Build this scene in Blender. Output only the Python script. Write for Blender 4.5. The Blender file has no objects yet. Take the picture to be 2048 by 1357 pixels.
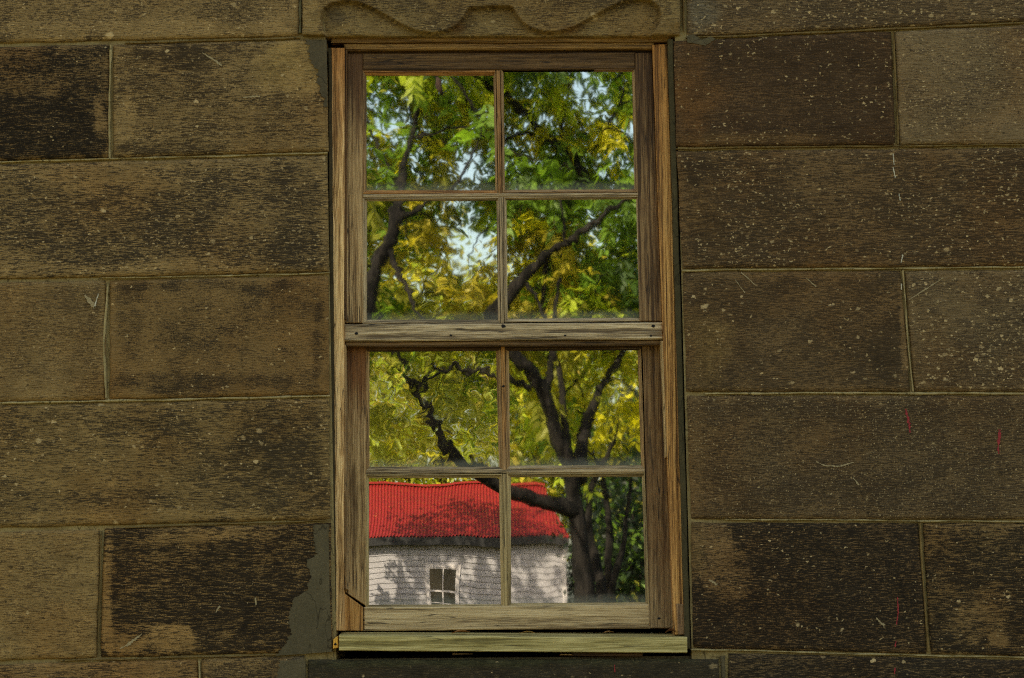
import bpy, math, random
import numpy as np
from mathutils import Vector, Matrix

random.seed(7)
rng = np.random.default_rng(7)
SC = bpy.context.scene
COL = SC.collection

# ------------------------------------------------------------------ camera
F = 5320.0                       # focal length in photo pixels (2048 wide)
CAM = Vector((0.0, -7.0, 1.6))
PITCH, ROLL = math.radians(5.5), math.radians(-0.5)
fw = Vector((0, math.cos(PITCH), math.sin(PITCH)))
r0 = Vector((1, 0, 0)); u0 = Vector((0, -math.sin(PITCH), math.cos(PITCH)))
rt = r0 * math.cos(ROLL) + u0 * math.sin(ROLL)
up = u0 * math.cos(ROLL) - r0 * math.sin(ROLL)
cd = bpy.data.cameras.new('camera'); cam = bpy.data.objects.new('camera', cd); COL.objects.link(cam)
cd.sensor_fit = 'HORIZONTAL'; cd.sensor_width = 36.0; cd.lens = F * 36.0 / 2048.0
cd.clip_start = 0.1; cd.clip_end = 2000.0
m = Matrix((rt, up, -fw)).transposed().to_4x4(); m.translation = CAM
cam.matrix_world = m
SC.camera = cam

# ------------------------------------------------------------------ sky, sun, exposure
SUN_EL = math.radians(37.0)
sun_h = Vector((-0.55, 0.83, 0)).normalized()          # where the sun stands: behind the building
w = bpy.data.worlds.new('World'); SC.world = w; w.use_nodes = True
nt = w.node_tree; nt.nodes.clear()
sky = nt.nodes.new('ShaderNodeTexSky'); sky.sky_type = 'NISHITA'; sky.sun_disc = False
sky.sun_elevation = SUN_EL; sky.sun_rotation = math.atan2(sun_h.x, sun_h.y)
sky.air_density = 1.0; sky.dust_density = 2.5; sky.ozone_density = 1.0
bg = nt.nodes.new('ShaderNodeBackground'); bg.inputs['Strength'].default_value = 0.12
wo = nt.nodes.new('ShaderNodeOutputWorld')
nt.links.new(sky.outputs[0], bg.inputs[0]); nt.links.new(bg.outputs[0], wo.inputs[0])
sd = bpy.data.lights.new('sun', 'SUN'); sd.energy = 3.6; sd.angle = math.radians(0.5); sd.color = (1.0, 0.94, 0.84)
sun = bpy.data.objects.new('sun', sd); COL.objects.link(sun)
ldir = -(sun_h * math.cos(SUN_EL) + Vector((0, 0, math.sin(SUN_EL))))
sun.rotation_euler = ldir.to_track_quat('-Z', 'Y').to_euler()
SC.view_settings.view_transform = 'Standard'; SC.view_settings.look = 'None'
SC.view_settings.gamma = 1.0; SC.view_settings.exposure = 1.9
SC.view_settings.use_white_balance = True; SC.view_settings.white_balance_temperature = 7500; SC.view_settings.white_balance_tint = 8
SC.cycles.max_bounces = 7; SC.cycles.diffuse_bounces = 3; SC.cycles.glossy_bounces = 4
SC.cycles.transparent_max_bounces = 10; SC.cycles.use_denoising = False; SC.cycles.filter_width = 1.15; SC.cycles.sample_clamp_indirect = 4.0

# ------------------------------------------------------------------ geometry helpers
def ray(px, py):
    return fw + rt * ((px - 1024.0) / F) - up * ((py - 678.5) / F)
def U(px, py, y=0.0):
    """the point of the vertical plane Y = y that stands at this place of the wall"""
    d = ray(px, py); return CAM + d * ((y - CAM.y) / d.y)
GLASS_Y = 0.09
def R(px, py, v):
    """a point in the garden behind the photographer, v metres from the camera by way of the glass"""
    d = ray(px, py); p = CAM + d * (v / d.y)
    return Vector((p.x, 2 * GLASS_Y - p.y, p.z))

WPOS = {}
def link(o, parent=None, loc=(0, 0, 0)):
    loc = Vector(loc); COL.objects.link(o); WPOS[o.name] = loc
    if parent is not None:
        o.parent = parent; o.location = loc - WPOS[parent.name]
    else:
        o.location = loc
    return o
def thing(name, label, cat, loc=(0, 0, 0), group=None):
    o = bpy.data.objects.new(name, None); o.empty_display_size = 0.2
    link(o, None, loc); tag(o, label, cat, group); return o
def tag(o, label=None, cat=None, group=None, kind=None):
    if label: o['label'] = label
    if cat: o['category'] = cat
    if group: o['group'] = group
    if kind: o['kind'] = kind
    return o
def mesh_obj(name, verts, faces, mat, parent=None, smooth=False, origin=None):
    v = np.asarray(verts, dtype=float)
    if origin is None: origin = (v.min(0) + v.max(0)) / 2
    origin = np.asarray(origin, dtype=float)
    me = bpy.data.meshes.new(name)
    me.from_pydata((v - origin).tolist(), [], faces)
    if smooth: me.polygons.foreach_set('use_smooth', [True] * len(me.polygons))
    me.update()
    if mat is not None: me.materials.append(mat)
    return link(bpy.data.objects.new(name, me), parent, origin)
def quads_mesh(name, verts, nq, mat, parent, cols=None, origin=(0, 0, 0)):
    """a fast mesh of nq loose quads (4 verts each), with an optional colour per quad"""
    me = bpy.data.meshes.new(name)
    v = np.asarray(verts, dtype=np.float32) - np.asarray(origin, dtype=np.float32)
    me.vertices.add(nq * 4); me.vertices.foreach_set('co', v.ravel())
    me.loops.add(nq * 4); me.loops.foreach_set('vertex_index', np.arange(nq * 4, dtype=np.int32))
    me.polygons.add(nq); me.polygons.foreach_set('loop_start', np.arange(0, nq * 4, 4, dtype=np.int32))
    if cols is not None:
        at = me.color_attributes.new('leaf_colour', 'FLOAT_COLOR', 'POINT')
        c = np.ones((nq, 4), dtype=np.float32); c[:, :3] = cols
        at.data.foreach_set('color', np.repeat(c, 4, axis=0).ravel())
    me.update(calc_edges=True); me.materials.append(mat)
    return link(bpy.data.objects.new(name, me), parent, origin)
def tube(path, radii, n=7, V=None, Fc=None):
    """append a tapered tube along path to the vertex and face lists"""
    base = len(V); P = [Vector(p) for p in path]; k = len(P)
    side = Vector((0.31, 0.87, 0.38)).normalized()
    for i in range(k):
        t = (P[min(i + 1, k - 1)] - P[max(i - 1, 0)]).normalized()
        a = side - t * side.dot(t)
        if a.length < 1e-3: a = Vector((1, 0, 0)) - t * t.x
        a.normalize(); b = t.cross(a); side = a
        for j in range(n):
            an = 2 * math.pi * j / n
            V.append(tuple(P[i] + (a * math.cos(an) + b * math.sin(an)) * radii[i]))
    for i in range(k - 1):
        for j in range(n):
            q = (j + 1) % n
            Fc.append((base + i * n + j, base + i * n + q, base + (i + 1) * n + q, base + (i + 1) * n + j))
    Fc.append(tuple(base + j for j in range(n))[::-1]); Fc.append(tuple(base + (k - 1) * n + j for j in range(n)))

def smooth_noise(p, seed=0):
    """cheap band of sines: gentle unevenness for outlines and faces"""
    s = seed * 1.37
    return (math.sin(p[0] * 1.0 + s) + math.sin(p[1] * 1.3 + s * 2.1) + math.sin((p[0] + p[1]) * 0.73 + s * 0.7)
            + 0.6 * math.sin(p[0] * 2.9 - p[1] * 1.7 + s * 3.3)) / 3.6

# ------------------------------------------------------------------ node helpers
class NB:
    def __init__(s, name):
        s.mat = bpy.data.materials.new(name); s.mat.use_nodes = True
        s.t = s.mat.node_tree; s.t.nodes.clear()
        s.out = s.t.nodes.new('ShaderNodeOutputMaterial')
    def new(s, ty, **kw):
        n = s.t.nodes.new(ty)
        for k, v in kw.items(): setattr(n, k, v)
        return n
    def put(s, sock, v):
        if hasattr(v, 'is_linked') or isinstance(v, bpy.types.NodeSocket): s.t.links.new(v, sock)
        elif isinstance(v, (tuple, list)) and len(v) == 3 and sock.type == 'RGBA': sock.default_value = (*v, 1)
        else: sock.default_value = v
    def math(s, op, a, b=0.0, clamp=False):
        n = s.new('ShaderNodeMath', operation=op, use_clamp=clamp); s.put(n.inputs[0], a); s.put(n.inputs[1], b); return n.outputs[0]
    def vmath(s, op, a, b=(0, 0, 0)):
        n = s.new('ShaderNodeVectorMath', operation=op); s.put(n.inputs[0], a)
        if op == 'SCALE': s.put(n.inputs['Scale'], b)
        else: s.put(n.inputs[1], b)
        return n.outputs['Value'] if op in ('LENGTH', 'DISTANCE', 'DOT_PRODUCT') else n.outputs[0]
    def coord(s, kind='Object'):
        return s.new('ShaderNodeTexCoord').outputs[kind]
    def xf(s, v, scale=(1, 1, 1), off=(0, 0, 0)):
        n = s.new('ShaderNodeMapping'); s.put(n.inputs[0], v); n.inputs['Scale'].default_value = scale; n.inputs['Location'].default_value = off; return n.outputs[0]
    def noise(s, v, scale=1.0, detail=3.0, rough=0.55, col=False, dist=0.0):
        n = s.new('ShaderNodeTexNoise'); s.put(n.inputs['Vector'], v); n.inputs['Scale'].default_value = scale
        n.inputs['Detail'].default_value = detail; n.inputs['Roughness'].default_value = rough; n.inputs['Distortion'].default_value = dist
        return n.outputs['Color'] if col else n.outputs[0]
    def step(s, v, lo, hi, a=0.0, b=1.0):
        n = s.new('ShaderNodeMapRange', interpolation_type='SMOOTHSTEP'); s.put(n.inputs[0], v)
        for i, x in zip((1, 2, 3, 4), (lo, hi, a, b)): s.put(n.inputs[i], x)
        return n.outputs[0]
    def lin(s, v, lo, hi, a=0.0, b=1.0):
        n = s.new('ShaderNodeMapRange'); s.put(n.inputs[0], v)
        for i, x in zip((1, 2, 3, 4), (lo, hi, a, b)): s.put(n.inputs[i], x)
        return n.outputs[0]
    def mix(s, f, a, b, mode='MIX'):
        n = s.new('ShaderNodeMix', data_type='RGBA', blend_type=mode); s.put(n.inputs[0], f); s.put(n.inputs[6], a); s.put(n.inputs[7], b); return n.outputs[2]
    def ramp(s, f, stops):
        n = s.new('ShaderNodeValToRGB'); s.put(n.inputs[0], f); e = n.color_ramp.elements
        while len(e) < len(stops): e.new(0.5)
        for el, (p, c) in zip(e, stops): el.position = p; el.color = (*c, 1)
        return n.outputs[0]
    def sep(s, v):
        n = s.new('ShaderNodeSeparateXYZ'); s.put(n.inputs[0], v); return n.outputs
    def bump(s, h, dist=0.002, strength=1.0):
        n = s.new('ShaderNodeBump'); s.put(n.inputs['Height'], h); n.inputs['Distance'].default_value = dist; n.inputs['Strength'].default_value = strength; return n.outputs[0]
    def pbr(s, col, rough=0.85, normal=None, spec=0.3):
        n = s.new('ShaderNodeBsdfPrincipled'); s.put(n.inputs['Base Color'], col); s.put(n.inputs['Roughness'], rough)
        n.inputs['Specular IOR Level'].default_value = spec
        if normal is not None: s.put(n.inputs['Normal'], normal)
        s.t.links.new(n.outputs[0], s.out.inputs[0]); return n
    def vor(s, v, scale, feature='F1', rand=1.0):
        n = s.new('ShaderNodeTexVoronoi', feature=feature); s.put(n.inputs['Vector'], v); n.inputs['Scale'].default_value = scale; n.inputs['Randomness'].default_value = rand
        return n.outputs

def flat(name, col, rough=0.8, nscale=20, var=0.25, bump=0.0, spec=0.3):
    b = NB(name); P = b.coord(); n = b.noise(P, nscale, 5, 0.6)
    c = b.mix(b.lin(n, 0.3, 0.7), tuple(x * (1 - var) for x in col), tuple(min(1, x * (1 + var)) for x in col))
    b.pbr(c, rough, b.bump(n, bump) if bump else None, spec); return b.mat

# ------------------------------------------------------------------ stone
LIGHT = (0.30, 0.225, 0.115); DARK = (0.055, 0.042, 0.026); MID = (0.17, 0.125, 0.068); BLACK = (0.024, 0.021, 0.016)
def stone_mat(name, seed, hx=0.5, hz=0.16, light=LIGHT, dark=DARK, level=0.5, streak=1.0, fleck=0.3, big=0.3,
              edge=0.12, spots=(), tints=(), width=0.19, gain=1.0):
    """tooled ashlar: a pale stone whose dark crust has worn off along the tool marks; pale flecks where it is pitted.
    spots: (x, z, rx, rz, amount) more or less crust; tints: (x, z, rx, rz, colour, strength)"""
    b = NB(name); P0 = b.coord(); rs = random.Random(seed)
    off = (rs.uniform(-50, 50), rs.uniform(-50, 50), rs.uniform(-50, 50))
    P = b.xf(P0, off=off)
    wob = b.noise(P, 9, 3, col=True); wob = b.vmath('SUBTRACT', wob, (0.5, 0.5, 0.5))
    big_n = b.noise(b.xf(P, (4.0, 1, 6.5)), 1, 6, 0.62)
    mid_n = b.noise(b.xf(P, (17, 1, 30)), 1, 4, 0.28)
    st = b.noise(b.xf(b.vmath('ADD', P, b.vmath('SCALE', wob, 0.004)), (24, 1, 260)), 1, 2, 0.6)
    st2 = b.noise(b.xf(P, (60, 1, 430)), 1, 1, 0.5)
    gr = b.noise(P, 330, 2, 0.7)
    v = b.math('ADD', b.math('MULTIPLY', b.math('SUBTRACT', big_n, 0.5), 0.75), 0.5)
    v = b.math('ADD', v, b.math('MULTIPLY', b.math('SUBTRACT', mid_n, 0.5), 0.55))
    fine = b.math('MULTIPLY', b.math('SUBTRACT', st, 0.5), 1.35 * streak)
    fine = b.math('ADD', fine, b.math('MULTIPLY', b.math('SUBTRACT', st2, 0.5), 1.9 * streak))
    fine = b.math('ADD', fine, b.math('MULTIPLY', b.math('SUBTRACT', gr, 0.5), 2.2))
    x, y, z = b.sep(P0)
    # worn margins round the edge of the block
    ex = b.math('SUBTRACT', hx, b.math('ABSOLUTE', x)); ez = b.math('SUBTRACT', hz, b.math('ABSOLUTE', z))
    ed = b.math('MINIMUM', ex, ez)
    ed = b.math('ADD', ed, b.math('MULTIPLY', b.math('SUBTRACT', mid_n, 0.5), 0.05))
    v = b.math('SUBTRACT', v, b.math('MULTIPLY', b.step(ed, 0.0, 0.035, 1, 0), edge))
    for (cx, cz, rx, rz, am) in spots:
        q = b.vmath('ADD', b.xf(P0, (1 / rx, 0, 1 / rz), (-cx / rx, 0, -cz / rz)), b.vmath('SCALE', wob, 2.4))
        d = b.vmath('LENGTH', b.vmath('MULTIPLY', q, (1, 0, 1)))
        v = b.math('ADD', v, b.math('MULTIPLY', b.step(d, 0.45, 1.15, 1, 0), am))
    crust = b.math('ADD', b.step(v, level - width * 1.7, level + width * 1.7, 0.08, 1.02), fine)
    crust = b.step(crust, -0.1, 1.1)
    soft = b.lin(mid_n, 0.25, 0.75, 0.72, 1.25)
    c = b.mix(crust, light, dark)
    hue = b.noise(P, 3.3, 3)
    c = b.mix(b.step(hue, 0.42, 0.7, 0, 0.55), c, b.mix(1.0, c, (0.98, 0.80, 0.62), 'MULTIPLY'))
    fmask = b.step(fine, -0.6, 0.6)
    for (cx, cz, rx, rz, tc, am) in tints:
        q = b.vmath('ADD', b.xf(P0, (1 / rx, 0, 1 / rz), (-cx / rx, 0, -cz / rz)), b.vmath('SCALE', wob, 2.6))
        d = b.vmath('LENGTH', b.vmath('MULTIPLY', q, (1, 0, 1)))
        c = b.mix(b.math('MULTIPLY', b.step(d, 0.2, 1.3, 1, 0), am), c, b.mix(fmask, tuple(k * 1.35 for k in tc), tuple(k * 0.55 for k in tc)))
    cs = b.new('ShaderNodeCombineColor')
    for i in range(3): b.put(cs.inputs[i], b.math('MULTIPLY', soft, gain))
    c = b.mix(1.0, c, cs.outputs[0], 'MULTIPLY')
    # pale flecks, small and large
    Pw = b.vmath('ADD', P, b.vmath('SCALE', b.vmath('SUBTRACT', b.noise(P, 75, 4, 0.65, col=True), (0.5, 0.5, 0.5)), 0.020))
    clus = b.step(big_n, 0.36, 0.62, 0.25, 1.5)
    masks = []
    for sc, dens, rad, stz in ((150, fleck, 0.55, 1.7), (62, fleck * 0.8, 0.42, 1.5), (24, big * 0.6, 0.30, 1.3)):
        vo = b.vor(b.xf(Pw, (1, 0.02, stz)), sc)
        r_, g_, b_ = b.sep(vo['Color'])
        keep = b.math('LESS_THAN', r_, b.math('MULTIPLY', clus, dens * 0.46))
        rr = b.math('MULTIPLY', b.lin(b.math('MULTIPLY', g_, g_), 0, 1, 0.22, 1.05), rad)
        mk = b.math('MULTIPLY', keep, b.step(b.math('SUBTRACT', vo['Distance'], rr), -0.10, 0.04, 1, 0))
        masks.append(b.math('MULTIPLY', mk, b.lin(b_, 0, 1, 0.2, 0.85)))
    fl = b.math('MAXIMUM', b.math('MAXIMUM', masks[0], masks[1]), masks[2])
    c = b.mix(fl, c, (0.60 * gain, 0.50 * gain, 0.31 * gain))
    # a few black pores
    vo = b.vor(b.xf(Pw, (1, 0.02, 1.3)), 70); r_, g_, b_ = b.sep(vo['Color'])
    pore = b.math('MULTIPLY', b.math('GREATER_THAN', r_, 0.86), b.step(vo['Distance'], 0.08, 0.34, 1, 0))
    c = b.mix(b.math('MULTIPLY', pore, 0.75), c, (0.02, 0.017, 0.012))
    h = b.math('ADD', b.math('MULTIPLY', st, 0.8), b.math('MULTIPLY', st2, 0.6))
    h = b.math('ADD', h, b.math('MULTIPLY', gr, 0.45)); h = b.math('ADD', h, b.math('MULTIPLY', big_n, 2.0))
    c = b.mix(1.0, c, (1.13, 0.875, 0.59), 'MULTIPLY')
    b.pbr(c, 0.93, b.bump(h, 0.0045, 0.9), 0.15)
    return b.mat

def mortar_mat(name, c1, c2):
    b = NB(name); P = b.coord()
    n = b.noise(b.xf(P, (14, 1, 14)), 1, 6, 0.65); n2 = b.noise(P, 240, 3, 0.6)
    c = b.mix(b.step(n, 0.38, 0.64), c1, c2); c = b.mix(b.lin(n2, 0.3, 0.75, 0, 0.6), c, tuple(x * 0.45 for x in c1))
    n3 = b.noise(b.xf(P, (5, 1, 3.5)), 1, 4, 0.6); c = b.mix(b.step(n3, 0.35, 0.65, 0.0, 0.45), c, tuple(x * 0.55 for x in c1))
    ckc = b.noise(b.xf(P, (9, 1, 3)), 1, 3, 0.6); c = b.mix(b.step(b.math('ABSOLUTE', b.math('SUBTRACT', ckc, 0.5)), 0.0, 0.006, 0.7, 0.0), c, (0.02, 0.017, 0.012))
    c = b.mix(1.0, c, (1.18, 0.97, 0.66), 'MULTIPLY')
    b.pbr(c, 0.95, b.bump(b.math('ADD', n, b.math('MULTIPLY', n2, 0.5)), 0.004), 0.1); return b.mat
MORTAR = mortar_mat('mortar', (0.33, 0.27, 0.15), (0.20, 0.15, 0.075))
CEMENT = mortar_mat('cement', (0.108, 0.095, 0.066), (0.15, 0.13, 0.09))
CEMENT_DARK = mortar_mat('dark_cement', (0.095, 0.082, 0.06), (0.13, 0.11, 0.075))

wall = thing('stone_wall', 'brown tooled sandstone ashlar wall round the wooden sash window', 'wall', (0, 0, 0))

def block(name, quad, mat_fn, parent, y0=0.0, inset=4.0, depth=0.16, seed=1, rough=2.0, edge_px=9.0):
    """one stone: a grid over the quad (TL, TR, BR, BL in photo pixels), worn round edges, uneven outline"""
    (x0, y0a), (x1, y1a), (x2, y2a), (x3, y3a) = quad
    wpx = ((x1 - x0) + (x2 - x3)) / 2; hpx = ((y3a - y0a) + (y2a - y1a)) / 2
    def params(L):
        e = [0, 1.6, 3.6, 6.2, edge_px]; n = max(3, int(L / 26))
        mid = [edge_px + (L - 2 * edge_px) * i / n for i in range(1, n)]
        full = e + mid + [L - q for q in reversed(e)]
        return [q / L for q in full]
    S, T = params(wpx - 2 * inset), params(hpx - 2 * inset)
    verts = []; ns, ntt = len(S), len(T)
    for t in T:
        for s in S:
            # bilinear in the inset quad
            tx = (1 - t) * ((1 - s) * (x0 + inset) + s * (x1 - inset)) + t * ((1 - s) * (x3 + inset) + s * (x2 - inset))
            ty = (1 - t) * ((1 - s) * (y0a + inset) + s * (y1a + inset)) + t * ((1 - s) * (y3a - inset) + s * (y2a - inset))
            dl, dr = s * (wpx - 2 * inset), (1 - s) * (wpx - 2 * inset); dt, db = t * (hpx - 2 * inset), (1 - t) * (hpx - 2 * inset)
            f = lambda d: max(0.0, 1 - d / 30.0)
            j1 = smooth_noise((tx / 21, ty / 300), seed) + 0.5 * smooth_noise((tx / 7, ty / 90), seed + 9)
            j2 = smooth_noise((ty / 23, tx / 300), seed + 4) + 0.5 * smooth_noise((ty / 8, tx / 90), seed + 6)
            ty2 = ty + rough * (f(dt) * j1 + f(db) * j1 * 0.8)
            tx2 = tx + rough * (f(dl) * j2 + f(dr) * j2 * 0.8)
            ed = max(0.0, 1 - min(dl, dr, dt, db) / edge_px); cor = max(0.0, 1 - math.hypot(min(dl, dr), min(dt, db)) / 14.0)
            yy = y0 + 0.0065 * ed ** 2.2 + 0.004 * cor + 0.0012 * smooth_noise((tx / 60, ty / 45), seed + 2) + 0.0006 * smooth_noise((tx / 17, ty / 13), seed + 3)
            verts.append(tuple(U(tx2, ty2, 0.0) + Vector((0, yy, 0))))
    faces = [(j * ns + i, (j + 1) * ns + i, (j + 1) * ns + i + 1, j * ns + i + 1) for j in range(ntt - 1) for i in range(ns - 1)]
    ringi = [i for i in range(ns)] + [j * ns + ns - 1 for j in range(1, ntt)] + [(ntt - 1) * ns + i for i in range(ns - 2, -1, -1)] + [j * ns for j in range(ntt - 2, 0, -1)]
    b0 = len(verts)
    for i in ringi: verts.append((verts[i][0], y0 + depth, verts[i][2]))
    k = len(ringi)
    for i in range(k):
        q = (i + 1) % k; faces.append((ringi[i], ringi[q], b0 + q, b0 + i))
    faces.append(tuple(b0 + i for i in range(k))[::-1])
    v = np.array(verts); c = (v.min(0) + v.max(0)) / 2; c[1] = y0
    o = mesh_obj(name, verts, faces, None, parent, True, c)
    hx, hz = (v[:, 0].max() - v[:, 0].min()) / 2, (v[:, 2].max() - v[:, 2].min()) / 2
    def loc(px, py):
        p = U(px, py, 0.0); return p.x - c[0], p.z - c[2]
    mt = mat_fn(hx, hz, loc) if callable(mat_fn) else mat_fn
    o.data.materials.append(mt)
    return o

def SM(seed, spots=(), tints=(), **kw):
    """material factory in photo-pixel terms for the stones in view"""
    def f(hx, hz, loc):
        sp = [(*loc(a, b_), rx / 760, rz / 760, am) for (a, b_, rx, rz, am) in spots]
        ti = [(*loc(a, b_), rx / 760, rz / 760, c_, am) for (a, b_, rx, rz, c_, am) in tints]
        return stone_mat('sandstone', seed, hx, hz, spots=sp, tints=ti, **kw)
    return f

# bed joints, left and right of the window, as straight lines through two photo points
LJ = {0: ((0, 90), (600, 76)), 1: ((0, 325), (655, 306)), 2: ((0, 562), (660, 547)), 3: ((0, 808), (660, 793)), 4: ((0, 1060), (665, 1043)), 5: ((0, 1325), (620, 1308))}
RJ = {0: ((1370, 77), (2048, 46)), 1: ((1350, 297), (2048, 291)), 2: ((1362, 540), (2048, 535)), 3: ((1370, 787), (2048, 787)), 4: ((1378, 1041), (2048, 1043)), 5: ((1380, 1300), (2048, 1316))}
def jy(J, k, x):
    lo, hi = 0, 5
    kk = min(max(k, lo), hi); (xa, ya), (xb, yb) = J[kk]
    x_ = min(max(x, -400), 2450)
    return ya + (yb - ya) * (x_ - xa) / (xb - xa) + (k - kk) * 249
def course(J, k, xs, mats, y_off=None):
    """stones of course k (between joints k-1 and k) between the vertical joints xs = [(x_top, x_bottom), ...]"""
    for i in range(len(xs) - 1):
        (at, ab), (bt, bb) = xs[i], xs[i + 1]
        q = [(at, jy(J, k - 1, at)), (bt, jy(J, k - 1, bt)), (bb, jy(J, k, bb)), (ab, jy(J, k, ab))]
        block('stone', q, mats[i], wall, y0=(0.0 if not y_off else y_off[i]), seed=k * 7 + i * 3 + int(at) % 11)
GEN = [stone_mat('sandstone', 300 + i, 0.55, 0.155, level=0.44 + 0.05 * i, fleck=0.12 + 0.08 * i, big=0.2) for i in range(3)]

LD = dict(streak=1.1, fleck=0.16, big=0.16, gain=1.08)
# --- left of the window
course(LJ, 0, [(-700, -700), (-180, -180), (602, 602)], [GEN[0], SM(11, level=0.50, spots=((300, 60, 420, 26, -0.2), (560, 55, 60, 60, -0.15)), **LD)])
course(LJ, 1, [(-1000, -1000), (-420, -420), (222, 222), (656, 660)],
       [GEN[1], SM(12, level=0.40, dark=(0.020, 0.016, 0.011), light=(0.24, 0.17, 0.085), streak=1.0, fleck=0.12, big=0.05, spots=((60, 240, 190, 70, 0.35), (120, 295, 120, 30, 0.3), (120, 150, 110, 60, -0.05), (205, 250, 16, 90, -0.4))),
        SM(13, level=0.46, dark=(0.05, 0.038, 0.023), streak=1.0, fleck=0.22, big=0.22, spots=((590, 125, 75, 70, -0.42), (250, 230, 22, 90, -0.25), (350, 300, 130, 20, 0.2), (360, 110, 90, 30, 0.2)),
           tints=((585, 125, 65, 60, (0.27, 0.205, 0.09), 0.75),))])
course(LJ, 2, [(-700, -700), (-160, -160), (657, 661)],
       [GEN[2], SM(14, level=0.45, dark=(0.045, 0.036, 0.024), fleck=0.26, big=0.2, streak=1.3, spots=((100, 440, 260, 60, 0.05), (200, 350, 180, 40, -0.12), (590, 430, 60, 100, 0.1), (300, 535, 330, 18, -0.2)))])
course(LJ, 3, [(-1000, -1000), (-430, -430), (215, 214), (660, 662)],
       [GEN[0], SM(15, level=0.57, light=(0.27, 0.20, 0.10), dark=(0.075, 0.056, 0.032), streak=0.95, fleck=0.16, big=0.3, spots=((90, 780, 110, 25, -0.2),)),
        SM(16, level=0.56, light=(0.255, 0.18, 0.085), dark=(0.04, 0.031, 0.02), streak=0.75, fleck=0.12, big=0.1, width=0.15, spots=((260, 620, 40, 130, 0.12), (400, 770, 200, 26, 0.12), (420, 570, 200, 16, 0.15), (640, 680, 16, 110, 0.15)))])
course(LJ, 4, [(-720, -720), (-150, -150), (661, 663)],
       [GEN[1], SM(17, level=0.50, light=(0.27, 0.20, 0.095), dark=(0.046, 0.037, 0.023), fleck=0.24, big=0.22, streak=1.15, spots=((120, 920, 190, 70, -0.12), (560, 900, 100, 110, 0.14), (200, 990, 150, 22, 0.12), (300, 1030, 330, 14, -0.25)))])
course(LJ, 5, [(-1000, -1000), (-440, -440), (203, 196), (664, 668)],
       [GEN[2], SM(18, level=0.66, light=(0.30, 0.225, 0.11), dark=(0.075, 0.055, 0.03), streak=1.2, fleck=0.05, big=0.05),
        SM(19, level=0.30, light=(0.32, 0.22, 0.10), dark=(0.026, 0.020, 0.013), streak=1.15, fleck=0.07, big=0.06, spots=((320, 1285, 130, 30, -0.42), (300, 1150, 60, 40, -0.12), (520, 1200, 110, 100, 0.15), (215, 1180, 16, 120, -0.3), (400, 1075, 200, 18, -0.2)))])
course(LJ, 6, [(-700, -700), (-170, -170), (398, 398), (612, 612)],
       [GEN[0], SM(20, level=0.50, light=(0.30, 0.21, 0.10), streak=1.2, fleck=0.06, big=0.1, spots=((300, 1350, 60, 20, -0.1),)),
        SM(21, level=0.42, dark=(0.045, 0.036, 0.024), streak=1.1, fleck=0.05, big=0.05, tints=((590, 1350, 45, 60, (0.11, 0.10, 0.075), 0.9),))])
# --- right of the window
RD = dict(light=(0.24, 0.18, 0.105), dark=(0.062, 0.047, 0.031))
course(RJ, 0, [(1370, 1370), (2300, 2300), (2950, 2950)],
       [SM(31, level=0.44, fleck=0.5, big=0.55, streak=1.0, tints=((1405, 20, 45, 60, (0.15, 0.14, 0.11), 0.8),), **RD), GEN[1]])
course(RJ, 1, [(1343, 1349), (1787, 1796), (2480, 2480), (3050, 3050)],
       [SM(32, level=0.30, light=(0.20, 0.13, 0.07), dark=(0.052, 0.035, 0.021), fleck=0.34, big=0.4, streak=0.7, spots=((1640, 130, 60, 50, 0.3), (1640, 260, 60, 40, 0.1)), tints=((1390, 190, 55, 110, (0.165, 0.088, 0.034), 0.65), (1500, 280, 160, 14, (0.17, 0.11, 0.05), 0.5))),
        SM(33, level=0.56, fleck=0.5, big=0.6, streak=0.8, light=(0.23, 0.18, 0.11), dark=(0.072, 0.056, 0.038)), GEN[2]])
course(RJ, 2, [(1350, 1362), (2200, 2200), (2900, 2900)],
       [SM(34, level=0.38, fleck=0.4, big=0.3, streak=1.15, light=(0.215, 0.15, 0.08), dark=(0.056, 0.041, 0.025), spots=((1410, 480, 30, 60, 0.2), (1390, 330, 50, 40, 0.2)), tints=((1400, 440, 60, 90, (0.13, 0.085, 0.04), 0.4),)), GEN[0]])
course(RJ, 3, [(1362, 1370), (1806, 1826), (2500, 2500), (3050, 3050)],
       [SM(35, level=0.40, fleck=0.3, big=0.3, streak=1.1, light=(0.22, 0.155, 0.082), dark=(0.056, 0.042, 0.026), spots=((1780, 700, 40, 70, 0.35), (1560, 570, 60, 25, 0.1), (1810, 660, 14, 110, -0.3)), tints=((1410, 690, 60, 100, (0.19, 0.135, 0.06), 0.75),)),
        SM(36, level=0.50, fleck=0.62, big=0.75, streak=0.7, light=(0.22, 0.17, 0.10), dark=(0.06, 0.047, 0.031)), GEN[1]])
course(RJ, 4, [(1370, 1378), (2160, 2160), (2900, 2900)],
       [SM(37, level=0.42, fleck=0.62, big=0.6, streak=0.9, light=(0.215, 0.16, 0.09), dark=(0.052, 0.040, 0.026), tints=((1395, 900, 30, 130, (0.16, 0.11, 0.055), 0.6),)), GEN[2]])
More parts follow.
